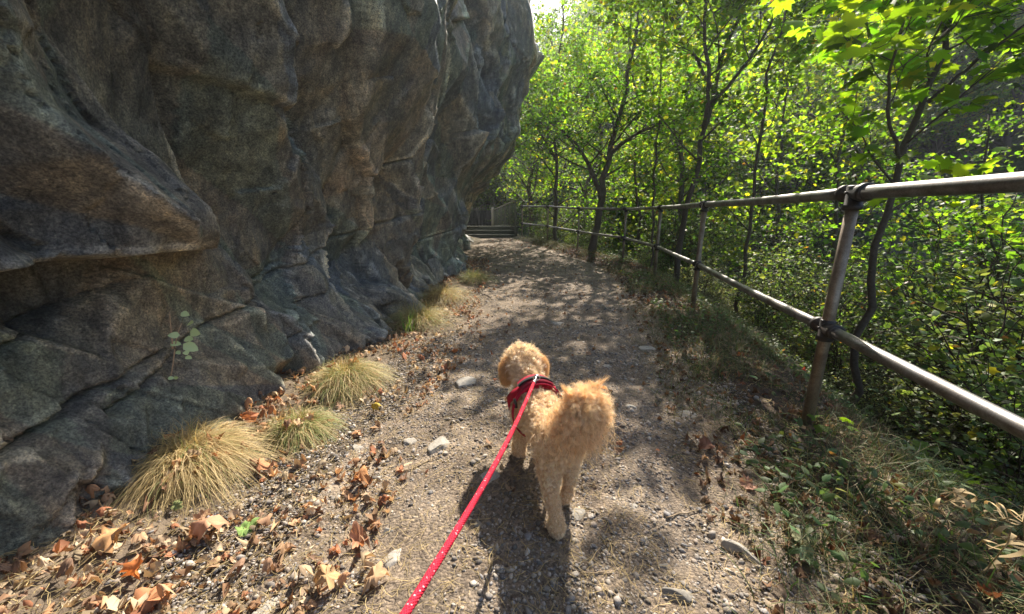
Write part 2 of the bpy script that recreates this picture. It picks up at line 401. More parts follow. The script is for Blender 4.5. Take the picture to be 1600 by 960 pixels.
def tin(yv, zv, a, sh, b, sk, seed, zmax=13.0):
    """faceted relief: a jittered, slanted lattice of heights joined by flat triangles"""
    out = np.zeros((len(zv), len(yv))); fid = np.zeros_like(out); det = a*b*(1+sh*sk)
    cy = np.array([yv[0], yv[-1], yv[0], yv[-1]]); cz = np.array([zv[0], zv[0], min(zv[-1], zmax), min(zv[-1], zmax)])
    U = (cy+sh*cz)*a; Vv = (cz-sk*cy)*b; i0, i1 = int(U.min())-2, int(U.max())+3; j0, j1 = int(Vv.min())-2, int(Vv.max())+3
    I, J = np.meshgrid(np.arange(i0, i1), np.arange(j0, j1), indexing='ij')
    pu = I+.76*(h2(I, J, seed)-.5); pv = J+.76*(h2(I, J, seed+1)-.5); h = h2(I, J, seed+2)-.5; h = np.sign(h)*np.abs(h*2)**.8*.5
    Yp = (pu/a-sh*pv/b)/(1+sh*sk); Zp = (pv/b+sk*pu/a)/(1+sh*sk); D = h2(I, J, seed+3); K = h2(I, J, seed+4)
    for p in range(I.shape[0]-1):
        for q in range(I.shape[1]-1):
            yc = Yp[p, q]; zc = Zp[p, q]
            if yc < yv[0]-1.5/a or yc > yv[-1]+1.5/a or zc < zv[0]-2/b or zc > zmax+2/b: continue
            c = [(p, q), (p+1, q), (p+1, q+1), (p, q+1)]
            tr = ((0, 1, 2), (0, 2, 3)) if D[p, q] < .5 else ((0, 1, 3), (1, 2, 3))
            for n_, t in enumerate(tr):
                ys_ = [Yp[c[k]] for k in t]; zs_ = [Zp[c[k]] for k in t]; hs_ = [h[c[k]] for k in t]
                a0, a1 = np.searchsorted(yv, (min(ys_), max(ys_))); b0, b1 = np.searchsorted(zv, (min(zs_), max(zs_)))
                if a1 <= a0 or b1 <= b0: continue
                y_ = yv[None, a0:a1]; z_ = zv[b0:b1, None]
                d = (zs_[1]-zs_[2])*(ys_[0]-ys_[2])+(ys_[2]-ys_[1])*(zs_[0]-zs_[2])
                if abs(d) < 1e-12: continue
                l0 = ((zs_[1]-zs_[2])*(y_-ys_[2])+(ys_[2]-ys_[1])*(z_-zs_[2]))/d
                l1 = ((zs_[2]-zs_[0])*(y_-ys_[2])+(ys_[0]-ys_[2])*(z_-zs_[2]))/d
                m = (l0 >= -1e-6) & (l1 >= -1e-6) & (l0+l1 <= 1+1e-6)
                if not m.any(): continue
                out[b0:b1, a0:a1][m] = (l0*hs_[0]+l1*hs_[1]+(1-l0-l1)*hs_[2])[m]
                fid[b0:b1, a0:a1][m] = (K[p, q]*7.3+n_*.37) % 1
    return out, fid
def cliff(yy, zz):
    base = np.interp(yy, WY, WX)
    far = sstep(6.2, 8.5, yy)
    x = base + (np.interp(zz, PZ, PO)*(1-far)+np.interp(zz+.10*fbm(yy*2, zz*2, 92, 2), PZ2, PO2)*far)*np.interp(yy, AY, AV)
    x = x + .18*sstep(.60, 0.0, zz)*(1+.9*fbm(yy*1.3, zz*2, 91, 3))            # flared, broken foot
    flat = 1-.80*sstep(3.0, 2.0, yy+.4*zz)*sstep(1.0, .8, zz)
    up = sstep(-.1, .8, zz)
    wy = yy+.03*fbm(yy*2, zz*2, 101, 2); wz = zz+.03*fbm(yy*2, zz*2, 105, 2)
    yv, zv = yy[0], zz[:, 0]
    e1, hid = tin(yv, zv, 1.15, .42, .50, .25, 1201)
    e2, hm = tin(yv, zv, 2.6, .50, 1.15, .38, 1231)
    e3, h3 = tin(yv, zv, 6.0, .30, 3.2, .55, 1261)
    e4, h4 = tin(yv, zv, 14.0, -.25, 9.0, -.4, 1291, 4.0)
    hid = (hid*.5+h3*.0+hm*.5)
    patch = sstep(-.25, .25, fbm(yy*.9, zz*.7, 121, 2))
    rough = .45+.75*patch+.7*sstep(.6, .30, zz)+.5*sstep(5, 8, yy)*sstep(1.8, .5, zz)
    x = x + .70*e1*up*flat + .42*e2*flat*(.5+.6*up) + .135*e3*(.35+.65*flat)*rough + .038*e4*rough
    F1, F2, hi, hj, dx, dy = worley(wy*1.5+wz*.8, wz*.8-wy*.3, 301)
    x = x + flat*.19*(h2(hi, hj, 302)-.5)*sstep(0, .015, F2-F1) - flat*.03*sstep(.020, 0, F2-F1)
    F1, F2, gi, gj, dx, dy = worley(wy*3.6+wz*1.9+.5*e3, wz*1.35-wy*1.0, 371)
    x = x + (.25+.75*flat)*(.05*rough*(h2(gi, gj, 372)-.5)*sstep(0, .02, F2-F1)+.05*((h2(gi, gj, 373)-.5)*dx+(h2(gi, gj, 374)-.5)*dy)) - .010*sstep(.03, 0, F2-F1)
    hm = hm*.5+.5*h2(gi, gj, 376)
    x = x + .008*fbm(yy*16+zz*6, zz*11, 171, 4)
    # overhanging block with a flat dark underside near the left edge
    by = yy + .10*e3; bz = zz + .02*e3
    blk = np.clip((1.84-(by+.25*(bz-.95)))/.16, 0, 1)*np.clip((bz-.875)/.02, 0, 1)*np.clip((1.36-bz)/.30, 0, 1)
    x = x + .22*blk
    x = x - .14*np.clip((1.72-(by+.9*(.9-bz)))/.2, 0, 1)*np.clip((.90-bz)/.03, 0, 1)*np.clip((bz-.50)/.25, 0, 1)
    for (zc, sl_, y1, y2) in ((.34, .28, 1.4, 2.6), (.20, .2, .3, 1.6), (.62, .3, 2.6, 4.6), (.12, .22, 0, 1.2), (.44, .33, .6, 1.5), (.30, .30, 2.3, 3.3)):
        d = zz-(zc+sl_*(yy-y1))+.03*e3+.02*fbm(yy*5, yy*0, 191, 3)
        x = x - .05*np.exp(-(d/.009)**2)*sstep(y1-.2, y1, yy)*sstep(y2+.2, y2, yy)
    return x, hid, hm
yv = np.concatenate([np.arange(-4, 0, .05), np.arange(0, 4.5, .0125), np.arange(4.5, 9, .018), np.arange(9, 14.61, .03)])
zv = np.concatenate([np.arange(-.3, 2.6, .0125), np.arange(2.6, 6, .025), np.arange(6, 12.01, .08)])
Yg, Zg = np.meshgrid(yv, zv); Xg, hid, hmid = cliff(Yg, Zg)
V = np.stack([Xg, Yg, Zg], -1).reshape(-1, 3); nx = len(yv); ny = len(zv)
i = np.arange(ny-1)[:, None]*nx; j = np.arange(nx-1)[None, :]
Fq = np.stack([i+j, i+nx+j, i+nx+j+1, i+j+1], -1).reshape(-1, 4)[:, ::-1]
tints = np.array([[.86, .93, 1.0], [1.0, 1.0, .98], [1.12, 1.02, .90], [.92, 1.03, .92], [1.15, 1.08, .93], [.70, .76, .86], [1.22, 1.04, .86]])
colr = tints[(hid.ravel()*6.99).astype(int)]*(.72+.56*hmid.ravel()[:, None])
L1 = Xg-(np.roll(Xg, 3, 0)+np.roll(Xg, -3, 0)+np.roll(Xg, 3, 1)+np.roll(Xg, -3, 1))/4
edge_light = sstep(.004, .022, L1).ravel()[:, None]*(.5+fbm(Yg*6, Zg*6, 333, 3)).clip(0, 1).ravel()[:, None]  # light catching on convex edges, painted into the rock colour
colr = colr*(1+1.6*edge_light)+.15*edge_light
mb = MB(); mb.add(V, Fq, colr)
# the rest of the outcrop's body behind the face: top and far end, closed
nb = len(yv); bk = np.stack([np.full(nb, -14.0), yv, np.full(nb, 12.0)], -1); tp = V[(ny-1)*nx:]
mb.add(np.concatenate([tp, bk]), np.stack([np.arange(nb-1), np.arange(nb-1)+1, nb+np.arange(nb-1)+1, nb+np.arange(nb-1)], -1), (1, 1, 1))
ne = len(zv); e1 = V[nx-1::nx]; k = 8
E = np.concatenate([e1 + np.array([-(q**1.1)*1.4, .4*math.sin(q*1.3)+q*.12, 0])*np.array([1, 1, 1]) + (0 if q == 0 else np.stack([.25*fbm(zv*1.5, zv*0+q, 66, 3), .3*fbm(zv*1.5+9, zv*0+q, 67, 3), 0*zv], -1)) for q in range(k)])
ii = np.arange(k-1)[:, None]*ne; jj = np.arange(ne-1)[None, :]
mb.add(E, np.stack([ii+jj, ii+jj+1, ii+ne+jj+1, ii+ne+jj], -1).reshape(-1, 4), (1, 1, 1))
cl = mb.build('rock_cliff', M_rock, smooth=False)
tag(cl, 'tall dark grey overhanging rock face leaning over the left side of the path', 'cliff')

# ------------------------------------------------------------------ handrail along the drop
def vec(p): return np.array(p, float)
fence = tag(empty('metal_handrail', (POSTS[2][0], POSTS[2][1], 0)), 'weathered steel pipe handrail with two rails along the right edge of the path', 'railing')
fo = vec(fence.location)
zt, zl = 1.13, .545
lean = {}
tops = []; lows = []
for (x, y) in POSTS:
    zb = float(z0(np.array(y)))
    tops.append(vec((x, y, zt+zb))); lows.append(vec((x, y, zl+zb)))
def run(points, r, name, a, b):
    m = MB(); P = [points[a]+(points[b]-points[a])*t for t in np.linspace(0, 1, 12)]
    P = [p+vec((0, 0, -.006*math.sin(math.pi*t))) for p, t in zip(P, np.linspace(0, 1, 12))]
    tube(m, vec(P)-fo, r, 20); return m.build(name, M_rail, fence, smooth=True)
for a in range(len(POSTS)-1):
    run(tops, .0255, 'top_rail', a, a+1); run(lows, .0235, 'lower_rail', a, a+1)
for k, (x, y) in enumerate(POSTS):
    m = MB(); zb = float(H(np.array([x]), np.array([y]))[0])
    tube(m, vec([(x, y, zb-.25), (x, y, zb+.4), (x, y, tops[k][2]-.02)])-fo, .0235, 20); m.build('post', M_post, fence, smooth=True)
    for pts, r in ((tops, .0255), (lows, .0235)):
        m = MB(); c = pts[k]
        d0 = (pts[k]-pts[max(k-1, 0)]) if k else pts[1]-pts[0]; d1 = pts[min(k+1, len(pts)-1)]-pts[k]
        if k == len(POSTS)-1: d1 = d0
        d0 = d0/np.linalg.norm(d0); d1 = d1/np.linalg.norm(d1)
        for s, d in ((-1, d0), (1, d1)):
            tube(m, vec([c, c+s*d*.05, c+s*d*.052, c+s*d*.075, c+s*d*.078])-fo, np.array([r+.006, r+.006, r+.011, r+.011, r+.004]), 20)
        q = .058 if pts is lows else .07
        up = .036 if pts is lows else .026
        tube(m, vec([c+(0, 0, -q), c+(0, 0, -q+.003), c+(0, 0, -q+.02), c+(0, 0, -q+.022), c+(0, 0, up), c+(0, 0, up+.004)])-fo, np.array([r+.004, r+.010, r+.010, r+.006, r+.006, r+.001]), 20)
        # set screw
        nrm = np.cross(d1, (0, 0, 1.0)); nrm /= np.linalg.norm(nrm)
        tube(m, vec([c-nrm*(r+.004), c-nrm*(r+.013)])-fo, .006, 8)
        m.build('clamp', M_clamp, fence, smooth=False)

# ------------------------------------------------------------------ steps and boardwalk railing at the far end
st = tag(empty('wooden_steps', (-.9, 14.1, .15)), 'dark wooden steps closing the far end of the path beside the cliff', 'steps')
so_ = vec(st.location)
dark = (.10, .105, .085)
for q in range(3):
    m = MB(); box(m, vec((-.85, 14.05+.28*q+.16, .14+.14*(q+1)-.02))-so_, (2.0, .30, .04), col=(.17, .175, .14), bev=.006); m.build('tread', M_wood, st)
    m = MB(); box(m, vec((-.85, 14.05+.28*q+.035, .14+.14*q+.048))-so_, (1.96, .03, .136), col=dark, bev=.004); m.build('riser', M_wood, st)
m = MB(); box(m, vec((-1.25, 18.75, .385))-so_, (2.1, 8.2, .06), rz=.13, rx=-.036, col=(.07, .07, .055), bev=.01); m.build('deck', M_wood, st)
for x in (.17, -1.8):
    m = MB(); box(m, vec((x, 14.4, .36))-so_, (.05, .9, .42), col=dark, bev=.006); m.build('stringer', M_wood, st)
m = MB()
for k in range(9): box(m, vec((-2.75+.19*k, 22.6+.03*(k % 2), .55)), (.185, .04, 1.25+.02*(k % 3)), col=(.05, .05, .045), bev=.004)
tag(m.build('board_screen', M_wood), 'dark upright board screen closing the far end of the boardwalk', 'fence')
m = MB(); tube(m, vec([(-1.06, 21.2, 0), (-1.06, 21.2, 1.35)]), .07, 10, (.42, .38, .30)); o_ = m.build('pale_post', M_wood, smooth=True); tag(o_, 'short pale post standing at the foot of the boardwalk railing', 'post')
br = tag(empty('boardwalk_railing', (.12, 14.2, .15)), 'green-grey railing with upright balusters beside the steps at the path end', 'railing')
bo = vec(br.location); A = vec((.12, 14.15, .56)); B = vec((-1.15, 22.0, .24)); gcol = (.13, .145, .12)
pn = 6
for k in range(pn+1):
    p = A+(B-A)*k/pn; m = MB(); box(m, p-bo+vec((0, 0, .44)), (.055, .055, 1.0 if k else 1.02), col=(.16, .17, .13), bev=.005)
    if k == 0: box(m, vec((.12, 14.15, .28))-bo, (.075, .075, .56), col=gcol, bev=.005)
    m.build('post', M_wood, br)
for zz, rr, nm in ((.93, .03, 'handrail'), (.84, .016, 'upper_rail'), (.08, .018, 'lower_rail')):
    m = MB(); tube(m, vec([A+(0, 0, zz), B+(0, 0, zz)])-bo, rr, 8, (.30, .29, .24) if nm == 'handrail' else gcol); m.build(nm, M_wood, br, smooth=True)
nb_ = 36
for k in range(1, nb_):
    if k % 6 == 0: continue
    p = A+(B-A)*k/nb_; m = MB(); tube(m, vec([p+(0, 0, .08), p+(0, 0, .85)])-bo, .009, 6, gcol); m.build('baluster', M_wood, br)

# ------------------------------------------------------------------ leaf shapes
def fan(outline, zf=None, centre=(0, .42, 0)):
    o = np.array(outline, float); z = np.zeros(len(o)) if zf is None else zf(o[:, 0], o[:, 1])
    V = np.concatenate([[centre], np.column_stack([o, z])]); n = len(o)
    F_ = np.array([[0, 1+k, 1+(k+1) % n] for k in range(n)]); return V, F_
half = [(.0, 0), (.10, .06), (.34, -.02), (.30, .14), (.52, .26), (.40, .34), (.56, .60), (.36, .58), (.30, .62), (.18, .56), (.20, .80), (.10, .84)]
MAPLE = fan(half+[(0, 1.02)]+[(-a, b) for a, b in half[:0:-1]], lambda x, y: -.22*x*x*2-.10*(y-.4)**2*2)
half2 = [(0, 0), (.30, .02), (.46, .28), (.50, .60), (.24, .58), (.14, .80)]
MAPLE2 = fan(half2+[(0, 1.)]+[(-a, b) for a, b in half2[:0:-1]], lambda x, y: -.3*np.abs(x))
half3 = [(0, 0), (.40, .15), (.45, .6), (.15, .62)]
MAPLE3 = fan(half3+[(0, 1.)]+[(-a, b) for a, b in half3[:0:-1]], lambda x, y: -.3*np.abs(x))
OVATE = (np.array([(0, 0, 0), (.27, .32, -.06), (.2, .7, -.05), (0, 1, -.08), (-.2, .7, -.05), (-.27, .32, -.06), (0, .45, .04)]), np.array([[6, 0, 1], [6, 1, 2], [6, 2, 3], [6, 3, 4], [6, 4, 5], [6, 5, 0]]))
QUAD = (np.array([(0, 0, 0), (.33, .5, -.08), (0, 1, 0), (-.33, .5, -.08)]), np.array([[0, 1, 2], [0, 2, 3]]))
def frames(nrm, rng, fwd=None):
    nrm = nrm/np.linalg.norm(nrm, axis=1)[:, None]
    r = rng.normal(size=nrm.shape) if fwd is None else fwd+.25*rng.normal(size=nrm.shape)
    y = r-nrm*np.sum(r*nrm, 1)[:, None]; y /= np.linalg.norm(y, axis=1)[:, None]+1e-9
    x = np.cross(y, nrm); return np.stack([x, y, nrm], -1)       # columns
def scatter(mb, tmpl, P, M, S, col):
    Vt, Ft = tmpl; n = len(P); k = len(Vt)
    S = np.asarray(S); S = S[:, None] if S.ndim == 1 else S
    V = np.einsum('nij,nkj->nki', M, Vt[None]*S[:, None, :]) + P[:, None, :]
    F_ = (Ft[None]+(np.arange(n)*k)[:, None, None]).reshape(-1, Ft.shape[1])
    mb.add(V.reshape(-1, 3), F_, np.repeat(col, k, axis=0))
def green(n, rng, base=(.075, .135, .022), var=.35, yellow=.06, brown=.01):
    c = np.array(base)[None]*(1+var*rng.normal(size=(n, 1))).clip(.35, 2)
    c[:, 0] *= (1+.13*rng.normal(size=n)).clip(.6, 1.4)
    k = rng.random(n) < yellow; c[k] = np.array([.17, .18, .025])*(.7+.5*rng.random((k.sum(), 1)))
    k = rng.random(n) < brown*.5; c[k] = np.array([.16, .085, .04])
    return c

# ------------------------------------------------------------------ tree grower
def wander(p, d, L, n, rng, jit=.18, up=0.0):
    P = [np.array(p, float)]; d = np.array(d, float); d /= np.linalg.norm(d)
    for k in range(n):
        d = d+jit*rng.normal(size=3)+np.array([0, 0, up]); d /= np.linalg.norm(d)
        P.append(P[-1]+d*L/n)
    return np.array(P)
def resample(P, n):
    P = np.array(P, float); s = np.concatenate([[0], np.cumsum(np.linalg.norm(np.diff(P, axis=0), axis=1))])
    t = np.linspace(0, s[-1], n); Q = np.stack([np.interp(t, s, P[:, k]) for k in range(3)], -1)
    for _ in range(2): Q[1:-1] = (Q[:-2]+2*Q[1:-1]+Q[2:])/4
    return Q
def make_tree(name, stems, seed, nb=14, bl=1.6, nt=6, tl=.6, leaves=6, tmpl=MAPLE2, size=.10, base=(.075, .135, .022),
              start=.3, bark=(.09, .075, .06), spread=.12, mat=M_leaf, yellow=.06, flat=.6, origin=None, dens=1.0, sides=8, up=.02, sag=-.01, prune=True):
    """stems: list of (points, r0, r1). One mesh of wood, one of leaves, under an Empty."""
    rng = np.random.default_rng(seed); wood = MB(); LP = []; LD = []
    origin = vec(stems[0][0][0]) if origin is None else vec(origin)
    for P0, r0, r1 in stems:
        P = resample(P0, 22); P[1:-1] += .012*rng.normal(size=P[1:-1].shape)*np.linalg.norm(P[-1]-P[0])/3
        rr = r0+(r1-r0)*np.linspace(0, 1, 22)**.8; rr[0] *= 1.25
        tube(wood, P-origin, rr, sides, bark)
        T = np.gradient(P, axis=0); T /= np.linalg.norm(T, axis=1)[:, None]; Lst = np.linalg.norm(P[-1]-P[0])
        for b in range(nb):
            t = start+(1-start)*((b+rng.random())/nb); i0 = min(int(t*21), 20); p = P[i0]
            a = b*2.4+rng.random()*1.0; rad = np.array([math.cos(a), math.sin(a), 0])
            d = rad*.9+T[i0]*.55+np.array([0, 0, .15]); L = bl*(1.15-.65*t)*(.6+.7*rng.random())
            Q = wander(p, d, L, 7, rng, .14, up); rb = max(rr[i0]*.45, .004)
            tube(wood, Q-origin, np.linspace(rb, .003, len(Q)), 5 if sides > 5 else 4, bark)
            for q in range(nt):
                s = .25+.75*rng.random(); f = s*7; k0 = min(int(f), 6); pq = Q[k0]+(Q[k0+1]-Q[k0])*(f-k0)
                dq = (Q[k0+1]-Q[k0]); dq /= np.linalg.norm(dq); dq = dq+.9*rng.normal(size=3)*np.array([1, 1, .5])
                W_ = wander(pq, dq, tl*(.5+.8*rng.random()), 4, rng, .16, sag)
                tube(wood, W_-origin, np.linspace(.004, .0015, 5), 3, bark, cap=False)
                nl = max(1, int(leaves*dens*(.6+.8*rng.random())))
                f = rng.random(nl)*.9*4; k1 = f.astype(int).clip(0, 3); pl = W_[k1]+(W_[k1+1]-W_[k1])*(f-k1)[:, None]
                LP.append(pl+spread*rng.normal(size=pl.shape)*np.array([1, 1, .6])); LD.append(np.tile(dq*[1, 1, .2]+[0, 0, -.25], (nl, 1)))
    LP = np.concatenate(LP); LD = np.concatenate(LD)
    if prune:                                                            # leaves above the view thinned in clumps so sun patches reach the path
        el = (LP[:, 2]-H_CAM)/np.maximum(np.hypot(LP[:, 0], LP[:, 1]), .5)
        top = (LP[:, 2]-H_CAM)/np.maximum(LP[:, 1], .3) > .62
        hole = fbm(LP[:, 0]*.9, LP[:, 1]*.9+LP[:, 2]*.7, 999, 2) > -.12
        kp = ~(top & (hole | (rng.random(len(LP)) < .3))); LP = LP[kp]; LD = LD[kp]
    LD /= np.linalg.norm(LD, axis=1)[:, None]
    nr = np.array([0, 0, 1.0])[None]+flat*rng.normal(size=LP.shape)
    lv = MB(); S = size*(.55+.75*rng.random(len(LP)))
    gcol = green(len(LP), rng, base, yellow=yellow); cl_ = fbm(LP[:, 0]*1.3+LP[:, 2]*.8+seed, LP[:, 1]*1.3-LP[:, 2]*.9, 888, 3)
    gcol = gcol*(1+1.0*cl_[:, None]*np.array([1.25, 1, .6])).clip(.4, 1.8); S = S*(1+.35*cl_)
    scatter(lv, tmpl, LP-origin, frames(nr, rng, LD+.5*rng.normal(size=LD.shape)), S, gcol)
    root = empty(name, origin)
    wood.build('trunk', M_bark, root, smooth=True); lv.build('crown', mat, root)
    return root, len(LP)

def gz(x, y): return float(H(np.array([x]), np.array([y]))[0])
def foot(p):  # put first point of a stem on the terrain
    p = list(p); p[0] = (p[0][0], p[0][1], gz(p[0][0], p[0][1])-.05); return p
nl_total = 0
def T(name, label, stems, **kw):
    global nl_total
    stems = [(foot(P) if k.get('foot', True) else P, a, b) for (P, a, b, *r) in stems for k in [r[0] if r else {}]]
    root, n = make_tree(name, stems, **kw); nl_total += n
    return tag(root, label, 'tree')
# maple whose slim dark trunk crosses the rails right of the nearest full post
a0 = at(1345, 520, 3.2); fk = at(1405, 250, 3.3)
T('maple_tree', 'young maple with bright backlit lobed leaves and slim forked trunk right of the near post',
  [([(a0[0]+.02, a0[1], 0), a0, at(1375, 350, 3.25), fk, at(1440, 170, 3.35), at(1480, 70, 3.4), at(1515, -10, 3.5), at(1540, -200, 3.6), at(1560, -420, 3.8)], .034, .010),
   ([fk, at(1385, 170, 3.2), at(1395, 90, 3.1), at(1420, 0, 3.0), at(1440, -150, 2.9)], .014, .005, {'foot': False}),
   ([at(1450, 160, 3.35), at(1530, 90, 3.2), at(1600, 40, 3.1), at(1700, -40, 3.1)], .014, .005, {'foot': False})],
  seed=3, nb=13, bl=1.1, nt=7, tl=.45, leaves=6, tmpl=MAPLE, size=.125, start=.30, base=(.075, .14, .018), spread=.04, yellow=.03, flat=.45)
b0 = at(1062, 385, 7.2)
T('maple_tree', 'taller maple with several leaning dark stems behind the second post of the handrail',
  [([b0*[1, 1, 0], b0, at(1085, 270, 7.1), at(1110, 170, 7.2), at(1128, 80, 7.3), at(1180, -10, 7.5), at(1220, -150, 7.8), at(1240, -300, 8)], .062, .015),
   ([at(1100, 200, 7.1), at(1108, 120, 6.8), at(1100, 40, 6.6), at(1110, -60, 6.5), at(1120, -200, 6.5)], .04, .012, {'foot': False}),
   ([at(1120, 150, 7.2), at(1080, 80, 7.4), at(1040, 10, 7.6), at(1000, -80, 7.8)], .035, .01, {'foot': False}),
   ([at(1112, 165, 7.2), at(1160, 110, 6.9), at(1210, 30, 6.8), at(1250, -80, 6.8)], .035, .01, {'foot': False})],
  seed=7, nb=15, bl=1.7, nt=9, tl=.6, leaves=12, tmpl=MAPLE2, size=.088, start=.25, spread=.09, yellow=.05)
c0 = at(925, 385, 9.6)
T('broadleaf_tree', 'dark forked tree leaning right behind the middle of the far handrail',
  [([c0*[1, 1, 0], c0, at(938, 330, 9.6), at(945, 270, 9.7), at(955, 220, 9.8), at(975, 170, 10), at(985, 90, 10.3), at(1000, 0, 10.6), at(1010, -100, 11)], .095, .02),
   ([at(940, 310, 9.6), at(925, 270, 9.7), at(905, 230, 9.8), at(880, 205, 10), at(850, 185, 10.3)], .07, .015, {'foot': False}),
   ([at(955, 240, 9.8), at(985, 215, 9.6), at(1025, 195, 9.4), at(1080, 185, 9.2)], .05, .012, {'foot': False})],
  seed=12, nb=16, bl=2.0, nt=9, tl=.7, leaves=16, tmpl=MAPLE3, size=.082, start=.22, spread=.12, base=(.06, .125, .02))
d0 = at(868, 350, 13.2)
T('broadleaf_tree', 'slender upright tree behind the far handrail nearest the steps',
  [([d0*[1, 1, 0], d0, at(872, 290, 13.2), at(865, 220, 13.4), at(868, 140, 13.6), at(878, 60, 13.8), at(880, -30, 14.2)], .075, .02),
   ([at(868, 250, 13.3), at(840, 200, 13.3), at(820, 150, 13.4), at(826, 90, 13.5)], .05, .012, {'foot': False}),
   ([at(866, 200, 13.4), at(900, 150, 13.6), at(925, 90, 13.8)], .04, .012, {'foot': False})],
  seed=17, nb=18, bl=2.3, nt=9, tl=.8, leaves=20, tmpl=MAPLE3, size=.09, start=.12, spread=.16, base=(.075, .145, .022), yellow=.1)
# thin poles and leafy trees between
specs = [  # px, py of visible foot, distance, lean px, seed, r0, label
    (1018, 400, 8.6, 20, 21, .03, 'thin dark sapling between the two middle maple trunks'),
    (1000, 395, 11.5, -18, 22, .05, 'slender straight tree behind the fourth handrail post'),
    (1165, 410, 6.2, 55, 23, .035, 'leaning thin tree rising to the right behind the middle rails'),
    (1210, 420, 9.0, 20, 24, .05, 'tall leafy tree deeper down the slope behind the nearest rail span'),
    (1300, 420, 8.0, 35, 25, .05, 'bushy maple in the gap left of the nearest full post'),
    (1480, 600, 3.9, 45, 26, .02, 'bare-stemmed sapling with sparse leaves under the near lower rail'),
    (1560, 500, 5.2, -40, 27, .03, 'crooked thin sapling at the right edge beyond the near rail'),
    (1600, 430, 7.5, 30, 28, .06, 'leafy tree at the right edge of the view down the bank'),
]
for (px, py, y, ln, sd_, r0, lab) in specs:
    p = at(px, py, y); big = y > 5.5
    pts = [p*[1, 1, 0], p, at(px+ln*.3, py-130, y+.1), at(px+ln*.55, py-260, y), at(px+ln, 40, y+.2), at(px+ln*1.4, -120, y+.4)]
    if sd_ == 26: pts = [p*[1, 1, 0], p, at(1530, 480, 3.9), at(1560, 380, 4.0), at(1590, 300, 4.1)]
    if sd_ == 27: pts = [p*[1, 1, 0], p, at(1555, 400, 5.2), at(1530, 300, 5.1), at(1545, 180, 5.2)]
    T('maple_sapling' if not big else 'broadleaf_tree', lab, [(pts, r0, r0*.3)], seed=sd_, nb=14 if big else 8, bl=1.7 if big else .7, nt=8 if big else 4, tl=.6 if big else .35,
      leaves=14 if big else 5, tmpl=MAPLE2 if y < 7 else MAPLE3, size=.082 if big else .075, start=.25, spread=.12 if big else .05, yellow=.06, sides=6)
# trees behind the cliff nose and beyond the far end of the path
back = [(.9, 17.5, 8.2, 31, 'bushy tree just right of the steps with its crown beside the cliff nose'),
        (-.2, 24, 9.5, 32, 'pale backlit tree closing the view beyond the boardwalk'),
        (3.2, 16.5, 9.5, 33, 'full crowned tree on the bank behind the bend of the handrail'),
        (5.5, 13.0, 10, 34, 'large leafy tree halfway down the bank behind the leaning maples'),
        (2.4, 22, 11, 35, 'high crowned tree behind the group at the bend of the path'),
        (8.2, 6.2, 4.6, 38, 'low leafy tree on the lower bank seen between the rails at the right'),
        (10.5, 8.6, 6.0, 39, 'leafy tree at the valley bottom near the right edge'),
        (9.5, 11, 9, 37, 'leafy tree on the lower bank in the right half of the view')]
for (x, y, h, sd_, lab) in back:
    z = gz(x, y); rng = np.random.default_rng(sd_+100)
    P = [(x, y, z)]+[(x+.25*k*rng.normal()*.6, y+.2*k*rng.normal()*.5, z+h*k/5) for k in range(1, 6)]
    T('broadleaf_tree', lab, [(P, .14, .03)], seed=sd_, nb=24, bl=2.9, nt=9, tl=.9, leaves=17, tmpl=MAPLE3 if y < 14 else QUAD, size=.105, start=.16, spread=.2,
      base=(.075, .14, .022) if sd_ % 2 else (.06, .12, .025), yellow=.09, sides=6)
print('leaves near', nl_total)

# ------------------------------------------------------------------ shrubs on the bank
def shrub_proto(seed, h, n_st, leaves, size, base, tmpl, name='shrub'):
    rng = np.random.default_rng(seed); stems = []
    for k in range(n_st):
        a = rng.random()*6.28; r = .15*rng.random(); l = .35*rng.random()+.1
        p = np.array([math.cos(a)*r, math.sin(a)*r, 0]); stems.append(([p-[0, 0, .1], p+[math.cos(a)*l*h*.4, math.sin(a)*l*h*.4, h*.5], p+[math.cos(a)*l*h, math.sin(a)*l*h, h*(.7+.4*rng.random())]], .010, .003))
    root, n = make_tree(name, stems, seed, nb=8, bl=.5*h, nt=5, tl=.28*h, leaves=leaves, tmpl=tmpl, size=size, base=base, start=.1, spread=.05, sides=5, origin=(0, 0, 0), prune=False, yellow=.04, bark=(.07, .055, .04), flat=.8, mat=M_shrub)
    return root
protos = [shrub_proto(501, 1.3, 7, 7, .05, (.085, .14, .045), OVATE), shrub_proto(502, 1.0, 9, 8, .042, (.10, .15, .055), OVATE),
          shrub_proto(503, 1.7, 7, 8, .05, (.07, .12, .035), MAPLE3), shrub_proto(504, .8, 10, 8, .035, (.12, .16, .08), OVATE)]
rng = np.random.default_rng(9); used = [False]*4; cnt = 0
def put(k, x, y, s, lab, grp, cat='shrub', dz=-.02):
    o = protos[k] if not used[k] else copy_tree(protos[k]); used[k] = True
    o.location = (x, y, gz(x, y)+dz); o.rotation_euler = (0, 0, rng.random()*6.28); o.scale = (s, s, s*(.85+.3*rng.random()))
    tag(o, lab, cat, grp); return o
for k in range(125):
    y = -1.0+17*rng.random()**1.0; d = .75+(1.2+.55*max(y, 1))*rng.random()
    x = xf(y)+d
    if y > 13: x = xf(y)+.6+3*rng.random()
    kk = rng.integers(0, 4); s = .6+.6*rng.random()
    if k >= 75: d = 2.5+8*rng.random(); y = -.5+12*rng.random(); x = xf(y)+d; s = .8+1.3*rng.random()
    if d < 1.3: s *= .6; kk = [1, 3][rng.integers(0, 2)]
    put(kk, x, y, s, 'leafy shrub in the tangle on the bank below the handrail', 'shrubs covering the bank below the handrail')

